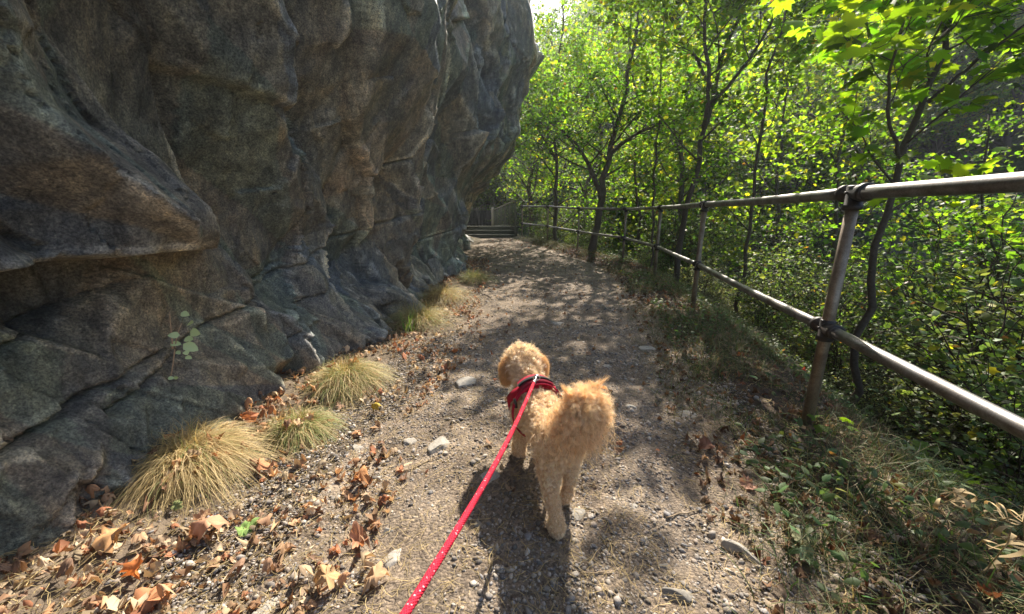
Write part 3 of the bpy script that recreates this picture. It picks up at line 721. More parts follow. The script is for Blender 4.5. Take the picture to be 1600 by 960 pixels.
for (x, y, s) in ((-1.9, 23.6, 1.9), (-.9, 24.3, 2.2), (-2.8, 24.0, 2.4), (-1.4, 25.5, 3.0), (.2, 23.0, 1.8)):
    put(2, x, y, s, 'dark leafy shrub behind the board screen past the steps', 'shrubs behind the board screen')
# ------------------------------------------------------------------ the wooded far side of the valley
def far_proto(seed, h, base):
    rng = np.random.default_rng(seed)
    P = [(0, 0, -.3), (.1, 0, h*.3), (.0, .2, h*.6), (.15, .1, h)]
    root, n = make_tree('hillside_tree', [(P, .16, .03)], seed, nb=30, bl=h*.38, nt=9, tl=.9, leaves=16, tmpl=QUAD, size=.20, base=base, start=.12, spread=.22, sides=5, origin=(0, 0, 0), prune=False, yellow=.05, bark=(.08, .07, .06), flat=.8)
    return root
fp = [far_proto(601, 7.5, (.07, .125, .022)), far_proto(602, 6.0, (.05, .10, .025)), far_proto(603, 9.0, (.085, .13, .025))]
fu = [False]*3; n = 0; tries = 0; rng = np.random.default_rng(44)
while n < 170 and tries < 4000:
    tries += 1
    y = 16+90*rng.random()**1.1; ratio = -.02+1.6*rng.random(); x = ratio*y*.95+.5
    q = x*.75+y*.66-20
    if q < -9 or q > 65 or (x < xf(y)+5 and y < 30): continue
    if fbm(np.array([x*.09]), np.array([y*.09]), 71, 2)[0] > .22: continue
    if x/y < .13 and gz(x, y)+4 > H_CAM+.36*y: continue            # leave the gap of sky beside the cliff
    k = rng.integers(0, 3); o = fp[k] if not fu[k] else copy_tree(fp[k]); fu[k] = True
    s = .7+.6*rng.random(); o.location = (x, y, gz(x, y)); o.rotation_euler = (0, 0, rng.random()*6.28); o.scale = (s, s, s*(.9+.2*rng.random()))
    tag(o, 'leafy tree on the far hillside across the valley', 'tree', 'trees on the far hillside'); n += 1
print('hill trees', n)

# ------------------------------------------------------------------ grass
def blades(mb, P, out, L, W, rng, cols, lift=1.0, seg=5, droop=1.0):
    """arching blades; P roots, out horizontal directions (with length used as lean)"""
    n = len(P); t = np.linspace(0, 1, seg+1)
    o = out[:, None, :]*(t**1.3)[None, :, None]*L[:, None, None]
    zc = L[:, None]*(lift*t[None]-droop*(t[None]**2.2)*np.linalg.norm(out, axis=1)[:, None])
    Cc = P[:, None, :]+o; Cc[:, :, 2] += zc
    curl = .10*L[:, None]*(np.sin(t[None]*(3+4*rng.random((n, 1)))+6.28*rng.random((n, 1))))*t[None]**.5
    side = np.stack([-out[:, 1], out[:, 0], 0*out[:, 0]], -1); side /= np.linalg.norm(side, axis=1)[:, None]+1e-9
    Cc = Cc+curl[:, :, None]*side[:, None, :]
    a = rng.random(n)*1.2-.6; sw = side*np.cos(a)[:, None]+np.array([0, 0, 1])*np.sin(a)[:, None]
    w_ = (W[:, None]*(1-t[None]**1.5*.9))[:, :, None]*sw[:, None, :]
    V = np.stack([Cc-w_, Cc+w_], 2).reshape(n, -1, 3)
    k = 2*(seg+1); i = np.arange(seg)*2; f = np.stack([i, i+1, i+3, i+2], -1)
    F_ = (f[None]+(np.arange(n)*k)[:, None, None]).reshape(-1, 4)
    mb.add(V.reshape(-1, 3), F_, np.repeat(cols, k, axis=0))
def straw(n, rng, g=.25):
    c = np.array([.46, .36, .18])[None]*(.55+.7*rng.random((n, 1)))
    k = rng.random(n) < g; c[k] = np.array([.20, .24, .085])*(.6+.8*rng.random((k.sum(), 1)))
    return c
def tuft(cx, cy, rad, L, n, seed, lab, g=.3, comb=(.5, -.3), parent_name='grass_tuft', name2=None):
    rng = np.random.default_rng(seed); c = vec((cx, cy, gz(cx, cy)))
    a = rng.random(n)*6.28; r = rad*np.sqrt(rng.random(n))*.8
    P = np.stack([np.cos(a)*r, np.sin(a)*r, .0*a], -1); P[:, 2] = rad*.50*(1-(r/(rad*.8))**2)-.01
    lean = .75+.65*rng.random(n); lean[rng.random(n) < .08] *= .3; flatb = rng.random(n) < .15; lean[flatb] *= 1.5; out = .62*np.stack([np.cos(a)*lean, np.sin(a)*lean, 0*a], -1)+np.array([comb[0]*1.3, comb[1]*1.3, 0])*rng.random((n, 1))+.45*rng.normal(size=(n, 3))*[1, 1, 0]
    mb = MB(); blades(mb, P, out, L*(.35+.95*rng.random(n)), .0007+.0008*rng.random(n), rng, straw(n, rng, g)*1.15, lift=.85, seg=7, droop=.88)
    o = mb.build(parent_name, M_grass); o.location = c
    return tag(o, lab, 'grass tuft', 'grass tufts at the foot of the cliff')
g1 = gr(300, 742); tuft(g1[0]-.02, g1[1]+.03, .17, .165, 3600, 1, 'largest dome of straw-coloured grass drooping at the cliff foot', .10)
g2 = gr(468, 672); tuft(g2[0], g2[1], .13, .13, 1700, 2, 'small greenish grass clump between the large dome and the pale tuft', .5)
g3 = gr(542, 600); tuft(g3[0], g3[1], .19, .17, 2400, 3, 'rounded pale grass tuft with long stray blades beside the rock corner', .35)
g4 = gr(655, 505); tuft(g4[0], g4[1], .22, .30, 1300, 4, 'dry upright grass with green sprigs against the shaded cliff foot', .45, (.2, -.2))
g5 = gr(690, 470); tuft(g5[0], g5[1], .25, .28, 1300, 5, 'spiky dry grass below the jagged pale stones', .2, (.2, -.2))
g6 = gr(742, 440); tuft(g6[0], g6[1], .22, .26, 1200, 6, 'grey-green grass tuft farthest along the cliff foot', .7, (.3, -.2))

# rooted green sprigs inside the dry grass
def sprig(cx, cy, n, L, seed, lab, col=(.16, .28, .05)):
    rng = np.random.default_rng(seed); mb = MB(); P = .03*rng.normal(size=(n, 3))*[1, 1, 0]; a = rng.random(n)*6.28
    blades(mb, P, np.stack([np.cos(a)*.4, np.sin(a)*.4, 0*a], -1), L*(.6+.6*rng.random(n)), np.full(n, .004), rng, np.tile(col, (n, 1))*(.7+.6*rng.random((n, 1))), seg=4, droop=.4)
    o = mb.build('green_sprig', M_grass); o.location = (cx, cy, gz(cx, cy)); tag(o, lab, 'plant')
s_ = gr(640, 520); sprig(s_[0], s_[1], 26, .22, 71, 'bright green sprig growing in the dry grass at the cliff foot')

# pale leaved seedling against the cliff
sp = tag(empty('seedling', at(262, 640, 1.60)), 'spindly seedling with pale round leaves standing in front of the cliff', 'plant')
o0 = vec(sp.location); yy = 1.60
m = MB()
S1 = vec([at(245, 670, yy), at(250, 630, yy), at(268, 590, yy), at(273, 545, yy), at(276, 520, yy+.01), at(284, 505, yy)])
S2 = vec([at(270, 545, yy), at(267, 515, yy), at(265, 488, yy)])
S3 = vec([at(246, 640, yy), at(246, 660, yy), at(247, 690, yy-.02)])
for S in (S1, S2, S3): tube(m, resample(S, 14)-o0, np.linspace(.0036, .0018, 14), 6, (.50, .36, .25))
LV = [(289, 491, 16), (297, 504, 16), (302, 519, 22), (296, 530, 18), (272, 524, 17), (274, 537, 18), (294, 541, 26), (291, 551, 14), (278, 551, 11), (293, 557, 12), (249, 546, 13), (264, 590, 10), (275, 590, 10), (270, 583, 9), (262, 599, 8), (267, 608, 8)]
rngs = np.random.default_rng(4)
for (a, b, s_px) in LV:
    p = at(a, b, yy+.02*rngs.normal()); s = s_px/F_PX*1.45
    q0 = p+vec((-.25*s, 0, -.01)); lm = MB()
    d = vec((1.0, -.25, .05*rngs.normal())) if a > 272 or b > 560 else vec((-.9, -.3, .1)); d += .2*rngs.normal(size=3)
    nrm = vec((.15, -.75, .75))+.25*rngs.normal(size=3)
    OV = (np.array([(0, 0, 0), (.34, .22, .03), (.36, .5, .04), (.2, .82, .0), (0, 1, -.05), (-.2, .82, 0), (-.36, .5, .04), (-.34, .22, .03), (0, .45, -.03)]), np.array([[8, i_, (i_+1) % 8] for i_ in range(8)]))
    scatter(lm, OV, (p-d/np.linalg.norm(d)*s*.5-o0)[None], frames(nrm[None], rngs, d[None]*3), np.array([s]), np.array([[.62, .76, .42]]))
    lm.build('leaf', M_grass, sp)
    j = int(np.argmin(np.linalg.norm(S1-p, axis=1))); tube(m, vec([S1[j], (S1[j]+p)/2+[0, 0, .004], p-d/np.linalg.norm(d)*s*.5])-o0, .0008, 4, (.2, .16, .09), cap=False)
m.build('stem', M_bark, sp, smooth=True)

# right verge: low weeds, dry grass and stalks (uncountable ground cover)
rng = np.random.default_rng(91); mb = MB()
n = 70000; y = -.3+13.5*rng.random(n)**1.5; x = xf(y)-.50+1.6*rng.random(n)**1.0+.12*rng.normal(size=n)
kp = fbm(x*2.2, y*2.2, 95, 3)+.30*rng.random(n) > .02; x = x[kp]; y = y[kp]; n = len(x)
a = rng.random(n)*6.28; P = np.stack([x, y, H(x, y)-.004], -1); ln = .3+.9*rng.random(n)
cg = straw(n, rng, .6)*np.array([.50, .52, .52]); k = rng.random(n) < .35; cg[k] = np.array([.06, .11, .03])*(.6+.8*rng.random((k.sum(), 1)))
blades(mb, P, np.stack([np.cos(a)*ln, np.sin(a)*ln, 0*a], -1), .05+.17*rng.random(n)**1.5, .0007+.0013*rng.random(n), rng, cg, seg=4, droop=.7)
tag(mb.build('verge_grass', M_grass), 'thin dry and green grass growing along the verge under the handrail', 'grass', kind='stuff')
# low leafy weeds
mb = MB(); n = 14000; y = -.2+9*rng.random(n)**1.4; x = xf(y)-.42+1.9*rng.random(n)
kp = fbm(x*1.7, y*1.7, 97, 3) > -.06; x = x[kp]; y = y[kp]; n = len(x)
P = np.stack([x, y, H(x, y)+.01+.09*rng.random(n)], -1); nr = np.array([0, 0, 1.0])+.5*rng.normal(size=(n, 3))
scatter(mb, OVATE, P, frames(nr, rng), .018+.030*rng.random(n), green(n, rng, (.075, .12, .045), yellow=.03, brown=.05))
tag(mb.build('verge_weeds', M_shrub), 'low green weeds spread over the verge and upper bank', 'ground cover', kind='stuff')
# maple seedlings lit from behind under the near rail
for q, (px, py, hh, nlv, sz, lab) in enumerate([(1492, 625, .16, 4, .10, 'maple seedling with one large bright leaf under the near lower rail'), (1425, 690, .10, 6, .06, 'low bright green maple seedling behind the near rail beside the post'), (1545, 700, .12, 7, .06, 'bright yellow-green seedling at the right edge below the lower rail'), (1290, 690, .08, 5, .06, 'dull green seedling at the foot of the near post'), (1110, 470, .22, 6, .07, 'small yellow-green seedling right of the second post foot')]):
    p = gr(px, py); 
    if q == 4: p = at(1125, 452, 4.1); p[2] = gz(p[0], p[1])
    rs = np.random.default_rng(640+q); rt = tag(empty('maple_seedling', p), lab, 'plant'); m = MB(); Q = wander((0, 0, -.03), (.1*rs.normal(), .1*rs.normal(), 1), hh, 6, rs, .1); tube(m, Q, np.linspace(.0025, .0012, 7), 5, (.2, .16, .08))
    lm = MB()
    for k in range(nlv):
        i0 = rs.integers(3, 7); a = k*2.4+rs.random(); d = vec((math.cos(a), math.sin(a), .25)); e = Q[i0]+d*(.04+.04*rs.random()); tube(m, vec([Q[i0], (Q[i0]+e)/2+[0, 0, .006], e]), .0009, 4, (.25, .2, .08))
        scatter(lm, MAPLE, e[None], frames(vec((.3*rs.normal(), .2+.3*rs.normal(), 1))[None], rs, d[None]*3), np.array([sz*(.7+.5*rs.random())]), np.array([[.10, .17, .025]]))
    m.build('stem', M_bark, rt, smooth=True); lm.build('foliage', M_leaf, rt)
# bare twiggy bushes
for q, (px, py, y, hh, lab) in enumerate([(1530, 560, 4.2, 1.5, 'bare twiggy bush nearest the right edge behind the lower rail'), (1440, 520, 4.8, 1.3, 'bare arching twigs between the near maple and the right edge'), (1590, 470, 5.6, 1.7, 'grey tangle of bare stems at the right edge down the bank'),
                                      (1250, 470, 6.0, 1.2, 'thin bare bush left of the nearest full post down the bank'), (1490, 400, 7.0, 1.8, 'tall bare bush farther down the bank at the right')]):
    p = at(px, py, y); p[2] = gz(p[0], p[1]); rs = np.random.default_rng(440+q); rt = tag(empty('bare_bush', p), lab, 'bush', 'bare bushes on the bank'); m = MB()
    hh = max(hh, at(px, py, y)[2]-p[2]+1.0)
    for k in range(16):
        Q = wander((.1*rs.normal(), .1*rs.normal(), -.05), (.45*rs.normal(), .4*rs.normal(), 1), hh*(.6+.5*rs.random()), 12, rs, .10, -.02); tube(m, Q, np.linspace(.008, .002, 13), 5, (.20, .175, .14))
        for b in range(7):
            i0 = rs.integers(3, 12); tube(m, wander(Q[i0], (Q[i0]-Q[i0-1])*8+.7*rs.normal(size=3), .2+.45*rs.random(), 6, rs, .15, -.01), np.linspace(.003, .0012, 7), 4, (.24, .21, .17))
    m.build('stems', M_bark, rt, smooth=True)
# dry curled seed stalks at lower right
for q, (px, py, hgt, lab) in enumerate([(1512, 935, .26, 'tall dry stalk with curled tan leaves nearest the bottom right'), (1555, 790, .24, 'dry curled stalk under the near lower rail at right'), (1592, 900, .22, 'dry bent stalk at the right edge of the verge'), (1450, 830, .18, 'short brown stalk in the middle of the near verge')]):
    g = gr(px, py); rs = np.random.default_rng(300+q); rt = tag(empty('dry_stalk', g), lab, 'dry plant'); m = MB()
    Q = wander((0, 0, -.02), (.15*rs.normal(), .15*rs.normal(), 1), hgt, 9, rs, .12, 0); tube(m, Q, np.linspace(.003, .0012, 10), 6, (.42, .32, .17)); m.build('stem', M_bark, rt, smooth=True)
    for k in range(6):
        i0 = 3+rs.integers(0, 6); p = Q[i0]; m = MB(); th = rs.random()*6.28; t = np.linspace(0, 1, 10); rr_ = .035+.03*rs.random()
        arc = np.stack([np.cos(th)*rr_*np.sin(t*3.6), np.sin(th)*rr_*np.sin(t*3.6), rr_*(1-np.cos(t*3.6))*.6-.05*t*t], -1)
        side = vec((-math.sin(th), math.cos(th), .2)); wd = (.005*np.sin(math.pi*np.clip(t+.08, 0, 1))+.0008)[:, None]
        V = np.stack([p+arc-side*wd, p+arc+side*wd], 1).reshape(-1, 3); i = np.arange(9)*2
        m.add(V, np.stack([i, i+1, i+3, i+2], -1), np.array([.52, .40, .22])*(.7+.5*rs.random())); m.build('curled_leaf', M_dry, rt)

# ------------------------------------------------------------------ leaf litter
def refine(tm):
    V, F_ = tm; o = V[1:]; c = V[0]; n = len(o); inner = c+(o-c)*.55
    Vn = np.concatenate([[c], inner, o]); i = np.arange(n); j = (i+1) % n
    return Vn, np.concatenate([np.stack([0*i, 1+i, 1+j], -1), np.stack([1+i, 1+n+i, 1+n+j], -1), np.stack([1+i, 1+n+j, 1+j], -1)])
hb = [(.0, .0), (.16, .03), (.40, .05), (.36, .16), (.50, .30), (.44, .44), (.50, .62), (.38, .66), (.28, .72), (.24, .84), (.12, .92)]
BROAD = refine(fan(hb+[(.02, 1.02)]+[(-a*.93, b) for a, b in hb[:0:-1]], lambda x, y: 0*x))
def curl_leaf(rs, base=MAPLE, amt=1.0):
    V = base[0].copy(); x, y = V[:, 0], V[:, 1]-.45
    a = rs.normal()*.9*amt; b = rs.normal()*.9*amt; V[:, 2] = (a*x*x+b*y*y+rs.normal()*.7*x*y)*1.0+.10*np.sin(x*9+rs.random()*6)*np.sin(y*8+rs.random()*6)*amt
    V[:, 1] = y; V[:, 0] *= (.55+.5*rs.random()); V[:, :2] *= (1+.10*rs.normal(size=(len(V), 1))*amt).clip(.7, 1.3); V[:, 2] -= V[:, 2].min(); return (V, base[1])
rng = np.random.default_rng(12)
pal = np.array([[.42, .22, .10], [.50, .30, .15], [.34, .19, .10], [.52, .37, .22], [.26, .15, .09], [.45, .17, .07], [.58, .45, .28], [.40, .30, .17]])
def litter(n, xfun, yfun, seed, size, dens=None, pal=pal, tm=(BROAD, OVATE, MAPLE2, OVATE, BROAD), lift=.0):
    rs = np.random.default_rng(seed); mb = MB()
    for v in range(24):
        m_ = n//24; y = yfun(rs, m_); x = xfun(rs, y)
        if dens is not None: kk = dens(x, y, rs); x = x[kk]; y = y[kk]
        m_ = len(x); P = np.stack([x, y, H(x, y)+.004+.012*rs.random(m_)+lift], -1)
        nr = np.array([0, 0, 1.0])+.38*rs.normal(size=(m_, 3))
        S = size*(.4+.9*rs.random(m_)**1.6); cc = pal[rs.integers(0, len(pal), m_)]*(.55+.7*rs.random((m_, 1))); cc = cc*.8+.2*cc.mean(1, keepdims=True)*[1.1, 1, .9]
        scatter(mb, curl_leaf(rs, tm[v % len(tm)], 2.0), P, frames(nr, rs), S, cc)
    return mb
mb = litter(7000, lambda r, y: np.interp(y, WY, WX)+.12+(1.15-.06*y)*r.random(len(y))**1.35, lambda r, m_: .35+8.5*r.random(m_)**1.7, 5, .038,
            dens=lambda x, y, r: (fbm(x*2.5, y*2.5, 99, 3)+.35*r.random(len(x))) > .02)
rs = np.random.default_rng(77)
for (g_, r_, n_) in ((g1, .20, 26), (g2, .12, 12), (g3, .18, 16), (g4, .2, 12), (g5, .2, 12)):
    for q in range(n_):
        a = rs.random()*6.28; rr_ = r_*(.35+.9*rs.random()); x = g_[0]+math.cos(a)*rr_; y = g_[1]+math.sin(a)*rr_
        P = np.array([[x, y, gz(x, y)+max(.015, .085*(1-(rr_/r_)**2)+.02)]]); scatter(mb, curl_leaf(rs, BROAD, 1.8), P, frames(vec((.5*rs.normal(), .5*rs.normal()-.2, 1))[None], rs), np.array([.03+.03*rs.random()]), pal[rs.integers(0, 8)][None]*(.7+.5*rs.random()))
tag(mb.build('leaf_litter', M_dry), 'crisp brown and orange leaf litter heaped along the cliff foot', 'leaf litter', kind='stuff')
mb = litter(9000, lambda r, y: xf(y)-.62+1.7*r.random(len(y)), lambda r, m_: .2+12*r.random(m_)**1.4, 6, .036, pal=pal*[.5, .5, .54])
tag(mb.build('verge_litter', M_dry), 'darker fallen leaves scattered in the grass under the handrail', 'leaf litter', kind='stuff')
mb = litter(900, lambda r, y: path_left(y)+(path_right(y)-path_left(y))*r.random(len(y)), lambda r, m_: 1.2+12*r.random(m_), 7, .035, pal=pal*.9, lift=.008)
tag(mb.build('path_leaves', M_dry), 'small leaf crumbs strewn over the gravel path', 'leaf litter', kind='stuff')
# straws and needles
rng = np.random.default_rng(15); mb = MB(); n = 26000
y = .35+5.5*rng.random(n)**1.6; x = -1.5+2.0*rng.random(n)**1.2; a = rng.random(n)*6.28
k = rng.random(n) < .25; x[k] = xf(y[k])-.7+.9*rng.random(k.sum())
P = np.stack([x, y, H(x, y)+.016+.008*rng.random(n)], -1)
blades(mb, P, np.stack([np.cos(a), np.sin(a), 0*a], -1), .02+.07*rng.random(n)**1.6, .0005+.0008*rng.random(n), rng, straw(n, rng, 0)*.9, lift=.14, seg=3, droop=.10)
tag(mb.build('straw_litter', M_dry), 'loose straw and pine needles lying on the ground left of the dog', 'straw', kind='stuff')

# single fallen leaves one can point to
FL = [(65, 838, .075, (.62, .40, .07), 'yellow fallen leaf propped upright at the cliff foot by the left edge', 1.0),
      (185, 862, .10, (.52, .30, .14), 'long curled tan leaf with a yellow tip in the near left corner', .2),
      (330, 838, .12, (.55, .31, .19), 'large wrinkled pinkish-brown leaf below the big grass dome', .1),
      (388, 830, .065, (.22, .34, .10), 'green fallen leaf beside the large pinkish-brown leaf', .1),
      (282, 800, .045, (.26, .30, .12), 'small round green leaf tucked under the big grass dome', .5),
      (221, 902, .06, (.58, .20, .06), 'bright orange leaf folded up in the near left corner', .9),
      (235, 940, .09, (.50, .24, .12), 'reddish brown leaf flat at the bottom left edge', .1),
      (568, 757, .07, (.50, .25, .11), 'single orange-brown leaf on bare gravel left of the leash', .2),
      (562, 847, .085, (.52, .27, .16), 'pinkish brown leaf left of the pale angular stone', .3),
      (514, 914, .085, (.50, .33, .17), 'tan curled leaf near the bottom edge left of the leash', .2),
      (588, 916, .09, (.46, .30, .17), 'brown lobed leaf at the bottom edge beside the leash', .1),
      (398, 668, .09, (.55, .24, .12), 'upright rust coloured curled leaf between the first two grass tufts', .9),
      (418, 735, .08, (.50, .24, .12), 'rust brown leaf right of the big grass dome', .4),
      (590, 640, .06, (.50, .36, .06), 'yellow leaf on the litter below the pale grass tuft', .3),
      (1253, 893, .07, (.24, .33, .20), 'pale green maple leaf on the dark gravel at the right verge', .15),
      (1245, 862, .08, (.22, .22, .13), 'dull olive leaf just above the pale green maple leaf', .15),
      (1163, 775, .055, (.42, .24, .17), 'small pinkish leaf on the right side of the path', .4),
      (1100, 712, .07, (.22, .11, .07), 'dark red-brown curled leaf at the right side of the path', .3),
      (1278, 880, .04, (.34, .20, .13), 'small brown leaf touching the pale green maple leaf', .5),
      (1270, 500, .06, (.45, .06, .04), 'small red leaf on the bank behind the near post', .5)]
for k, (px, py, s, col, lab, tilt) in enumerate(FL):
    rs = np.random.default_rng(700+k); g = gr(px, py); m = MB(); cv = curl_leaf(rs, BROAD, 1.5); cv[0][:, 2] += .035*rs.normal(size=len(cv[0]))
    nr = vec((.1*rs.normal(), -tilt, 1.1-tilt*.8))
    scatter(m, cv, np.array([[0, 0, .0]]), frames(nr[None], rs), np.array([s]), np.array([col]))
    m.C = [m.C[0]*(.75+.5*rs.random((len(m.C[0]), 1)))]
    V = np.concatenate(m.V); g[2] += .012-V[:, 2].min()
    st_ = m.build('fallen_leaf', M_dry); st_.location = g; tag(st_, lab, 'leaf', 'single fallen leaves')

# ------------------------------------------------------------------ stones and gravel
def ico(sub=0):
    t = (1+5**.5)/2
    V = np.array([(-1, t, 0), (1, t, 0), (-1, -t, 0), (1, -t, 0), (0, -1, t), (0, 1, t), (0, -1, -t), (0, 1, -t), (t, 0, -1), (t, 0, 1), (-t, 0, -1), (-t, 0, 1)], float); V /= np.linalg.norm(V[0])
    F_ = [(0, 11, 5), (0, 5, 1), (0, 1, 7), (0, 7, 10), (0, 10, 11), (1, 5, 9), (5, 11, 4), (11, 10, 2), (10, 7, 6), (7, 1, 8), (3, 9, 4), (3, 4, 2), (3, 2, 6), (3, 6, 8), (3, 8, 9), (4, 9, 5), (2, 4, 11), (6, 2, 10), (8, 6, 7), (9, 8, 1)]
    for _ in range(sub):
        V = list(map(tuple, V)); cache = {}; G = []
        def mid(a, b):
            key = (min(a, b), max(a, b))
            if key not in cache:
                p = (np.array(V[a])+np.array(V[b]))/2; p /= np.linalg.norm(p); V.append(tuple(p)); cache[key] = len(V)-1
            return cache[key]
        for a, b, c in F_:
            x, y, z = mid(a, b), mid(b, c), mid(c, a); G += [(a, x, z), (b, y, x), (c, z, y), (x, y, z)]
        F_ = G; V = np.array(V)
    return np.array(V), np.array(F_)
def stone_shape(rs, sub=0, planes=7):
    V, F_ = ico(sub)
    for _ in range(planes):
        n_ = rs.normal(size=3); n_ /= np.linalg.norm(n_); d = .45+.4*rs.random(); k = V @ n_; V = V-np.clip(k-d, 0, None)[:, None]*n_
    V = V*(1+.06*rs.normal(size=(len(V), 1))) if sub < 2 else V
    return V*np.array([1, .55+.4*rs.random(), .35+.35*rs.random()]), F_
rng = np.random.default_rng(55); mb = MB(); ICO = [stone_shape(rng, 0, 5) for _ in range(14)]
ncol = np.array([[.27, .245, .22], [.36, .32, .27], [.20, .18, .16], [.40, .36, .31], [.31, .26, .215], [.23, .22, .215]])
def pebbles(mb, n, yf_, size, lo, hi, seed):
    rs = np.random.default_rng(seed)
    for sh in ICO:
        m_ = n//len(ICO); y = yf_(rs, m_); x = path_left(y)-lo+(path_right(y)-path_left(y)+lo+hi)*rs.random(m_)
        kk = (x > np.interp(y, WY, WX)+.12) & (fbm(x*3, y*3, 88, 2)+.5*rs.random(m_) > .0); x = x[kk]; y = y[kk]; m_ = len(x)
        S = size*(.45+1.1*rs.random(m_)**3); P = np.stack([x, y, H(x, y)+.010+S*.18], -1)
        nr = np.array([0, 0, 1.0])+.3*rs.normal(size=(m_, 3))
        scatter(mb, sh, P, frames(nr, rs), S, ncol[rs.integers(0, 6, m_)]*(.5+.8*rs.random((m_, 1))))
pebbles(mb, 60000, lambda r, m_: .35+3.0*r.random(m_)**1.2, .0066, .35, .15, 1)
pebbles(mb, 9000, lambda r, m_: .35+5*r.random(m_)**1.5, .0125, .5, .2, 2)
pebbles(mb, 9000, lambda r, m_: 2.5+9*r.random(m_)**1.5, .012, .2, .1, 3)
tag(mb.build('gravel', M_pebble), 'loose grey-brown gravel covering the path', 'gravel', kind='stuff')
ST = [(690, 702, 24, .5, 'split grey stone embedded left of the dog'), (640, 690, 14, .5, 'small pale stone left of the split grey stone'), (728, 602, 24, .35, 'flat pale stone beside the dog head on the left'),
      (605, 830, 13, .7, 'tan angular stone above the triangular one'), (619, 872, 18, .5, 'pale triangular stone left of the leash'), (765, 755, 21, .6, 'pale rounded stone at the edge of the dog shadow'),
      (752, 826, 13, .6, 'dark stone inside the dog shadow'), (903, 808, 17, .55, 'squarish tan stone beside the dog hind paw'), (968, 772, 10, .4, 'small white flat stone right of the dog'),
      (1160, 878, 32, .45, 'long grey stone slab half buried in the right of the path'), (1056, 936, 22, .6, 'dark rounded stone at the bottom edge right of the dog'), (1040, 895, 14, .5, 'low brown stone above the dark rounded one'),
      (994, 797, 12, .5, 'small grey stone right of the hind leg'), (1108, 852, 8, .7, 'round pebble near the long slab'), (415, 952, 20, .6, 'grey stone cut by the bottom edge'),
      (1145, 912, 14, .5, 'flat stone in front of the long slab'), (985, 640, 10, .4, 'small pale stone on the path beyond the tail'), (1075, 655, 16, .3, 'flat grey stone flush with the path on the right'),
      (870, 508, 13, .35, 'flat stone on the sunlit path ahead of the dog'), (1010, 548, 15, .3, 'pale flat stone on the sunlit right of the path'), (950, 572, 10, .4, 'small stone right of the dog head'),
      (887, 860, 9, .7, 'small round stone just below the hind paw'), (1030, 596, 12, .3, 'thin pale stone right of the tail'), (560, 700, 12, .5, 'low stone amid the straw left of the leash')]
for k, (px, py, wpx, fl, lab) in enumerate(ST):
    rs = np.random.default_rng(900+k); g = gr(px, py); s = wpx/F_PX*np.linalg.norm(g-[0, 0, H_CAM])*.95
    V, F_ = stone_shape(rs, 3, 11); V[:, 2] *= fl/.55; V[:, 2] += .2*0
    V = V*(1+.05*fbm(V[:, 0]*3+k, V[:, 1]*3+V[:, 2]*2, 7, 3)[:, None]); a = rs.random()*3.1
    if 'long' in lab: V[:, 1] *= .5; a = 2.3
    Rz = np.array([[math.cos(a), -math.sin(a), 0], [math.sin(a), math.cos(a), 0], [0, 0, 1]])
    m = MB(); m.add((V*s) @ Rz.T, F_, np.array([.36, .335, .30])*(1.05 if 'pale' in lab or 'white' in lab else .62 if 'dark' in lab else .9)*(1, 1, .97))
    o = m.build('stone', M_stone); o.location = g+vec((0, 0, s*.12)); tag(o, lab, 'stone', 'loose stones on the path')
# twigs
rng = np.random.default_rng(66)
TW = [((1180, 740), (1240, 800), 'thin straight twig on the right edge of the path'), ((905, 905), (960, 902), 'pale short stick right of the dog shadow'), ((940, 930), (990, 955), 'bark-stripped twig cut by the bottom edge'), ((630, 740), (690, 718), 'dark twig left of the leash on the gravel'),
      ((1075, 690), (1100, 725), 'crooked twig beside the red-brown curled leaf'), ((1040, 815), (1110, 800), 'fine twig crossing the right of the path')]
for (a, b, lab) in TW:
    A_, B_ = gr(*a), gr(*b); Q = np.array([A_+(B_-A_)*t for t in np.linspace(0, 1, 8)])+.003*rng.normal(size=(8, 3)); Q[:, 2] = H(Q[:, 0], Q[:, 1])+.017
    m = MB(); tube(m, Q-A_, np.linspace(.003, .0014, 8), 6, (.34, .26, .17)); o = m.build('twig', M_bark, smooth=True); o.location = A_; tag(o, lab, 'twig', 'twigs on the ground')
# jagged pale rocks at the cliff foot
for k, (px, py, wpx, hf, lab) in enumerate([(682, 440, 17, 2.0, 'upright pale jagged rock leaning on the cliff foot'), (706, 432, 16, 1.6, 'pale slab right of the upright jagged rock'), (722, 425, 10, 1.3, 'small grey block at the end of the jagged rocks'), (330, 640, 55, .55, 'broad cracked boulder shelf behind the grass dome'), (400, 600, 38, .8, 'rough sunlit rock knob between grass tufts')]):
    rs = np.random.default_rng(1500+k); g = gr(px, py); s = wpx/F_PX*np.linalg.norm(g-[0, 0, H_CAM])
    V, F_ = stone_shape(rs, 4, 16); V = V/np.abs(V).max(0)*np.array([1, .8, hf]); V = V*(1+.10*fbm(V[:, 0]*2.5+k*3, V[:, 1]*2.5+V[:, 2]*3, 17, 4)[:, None])
    m = MB(); m.add(V*s, F_, (1.35, 1.3, 1.2)); o = m.build('boulder', M_rock); o.location = g+vec((.02 if wpx > 30 else -.03, .0, s*.1)); o.rotation_euler = (.1, .25*rs.normal(), rs.random()); tag(o, lab, 'rock', 'broken rocks at the cliff foot')

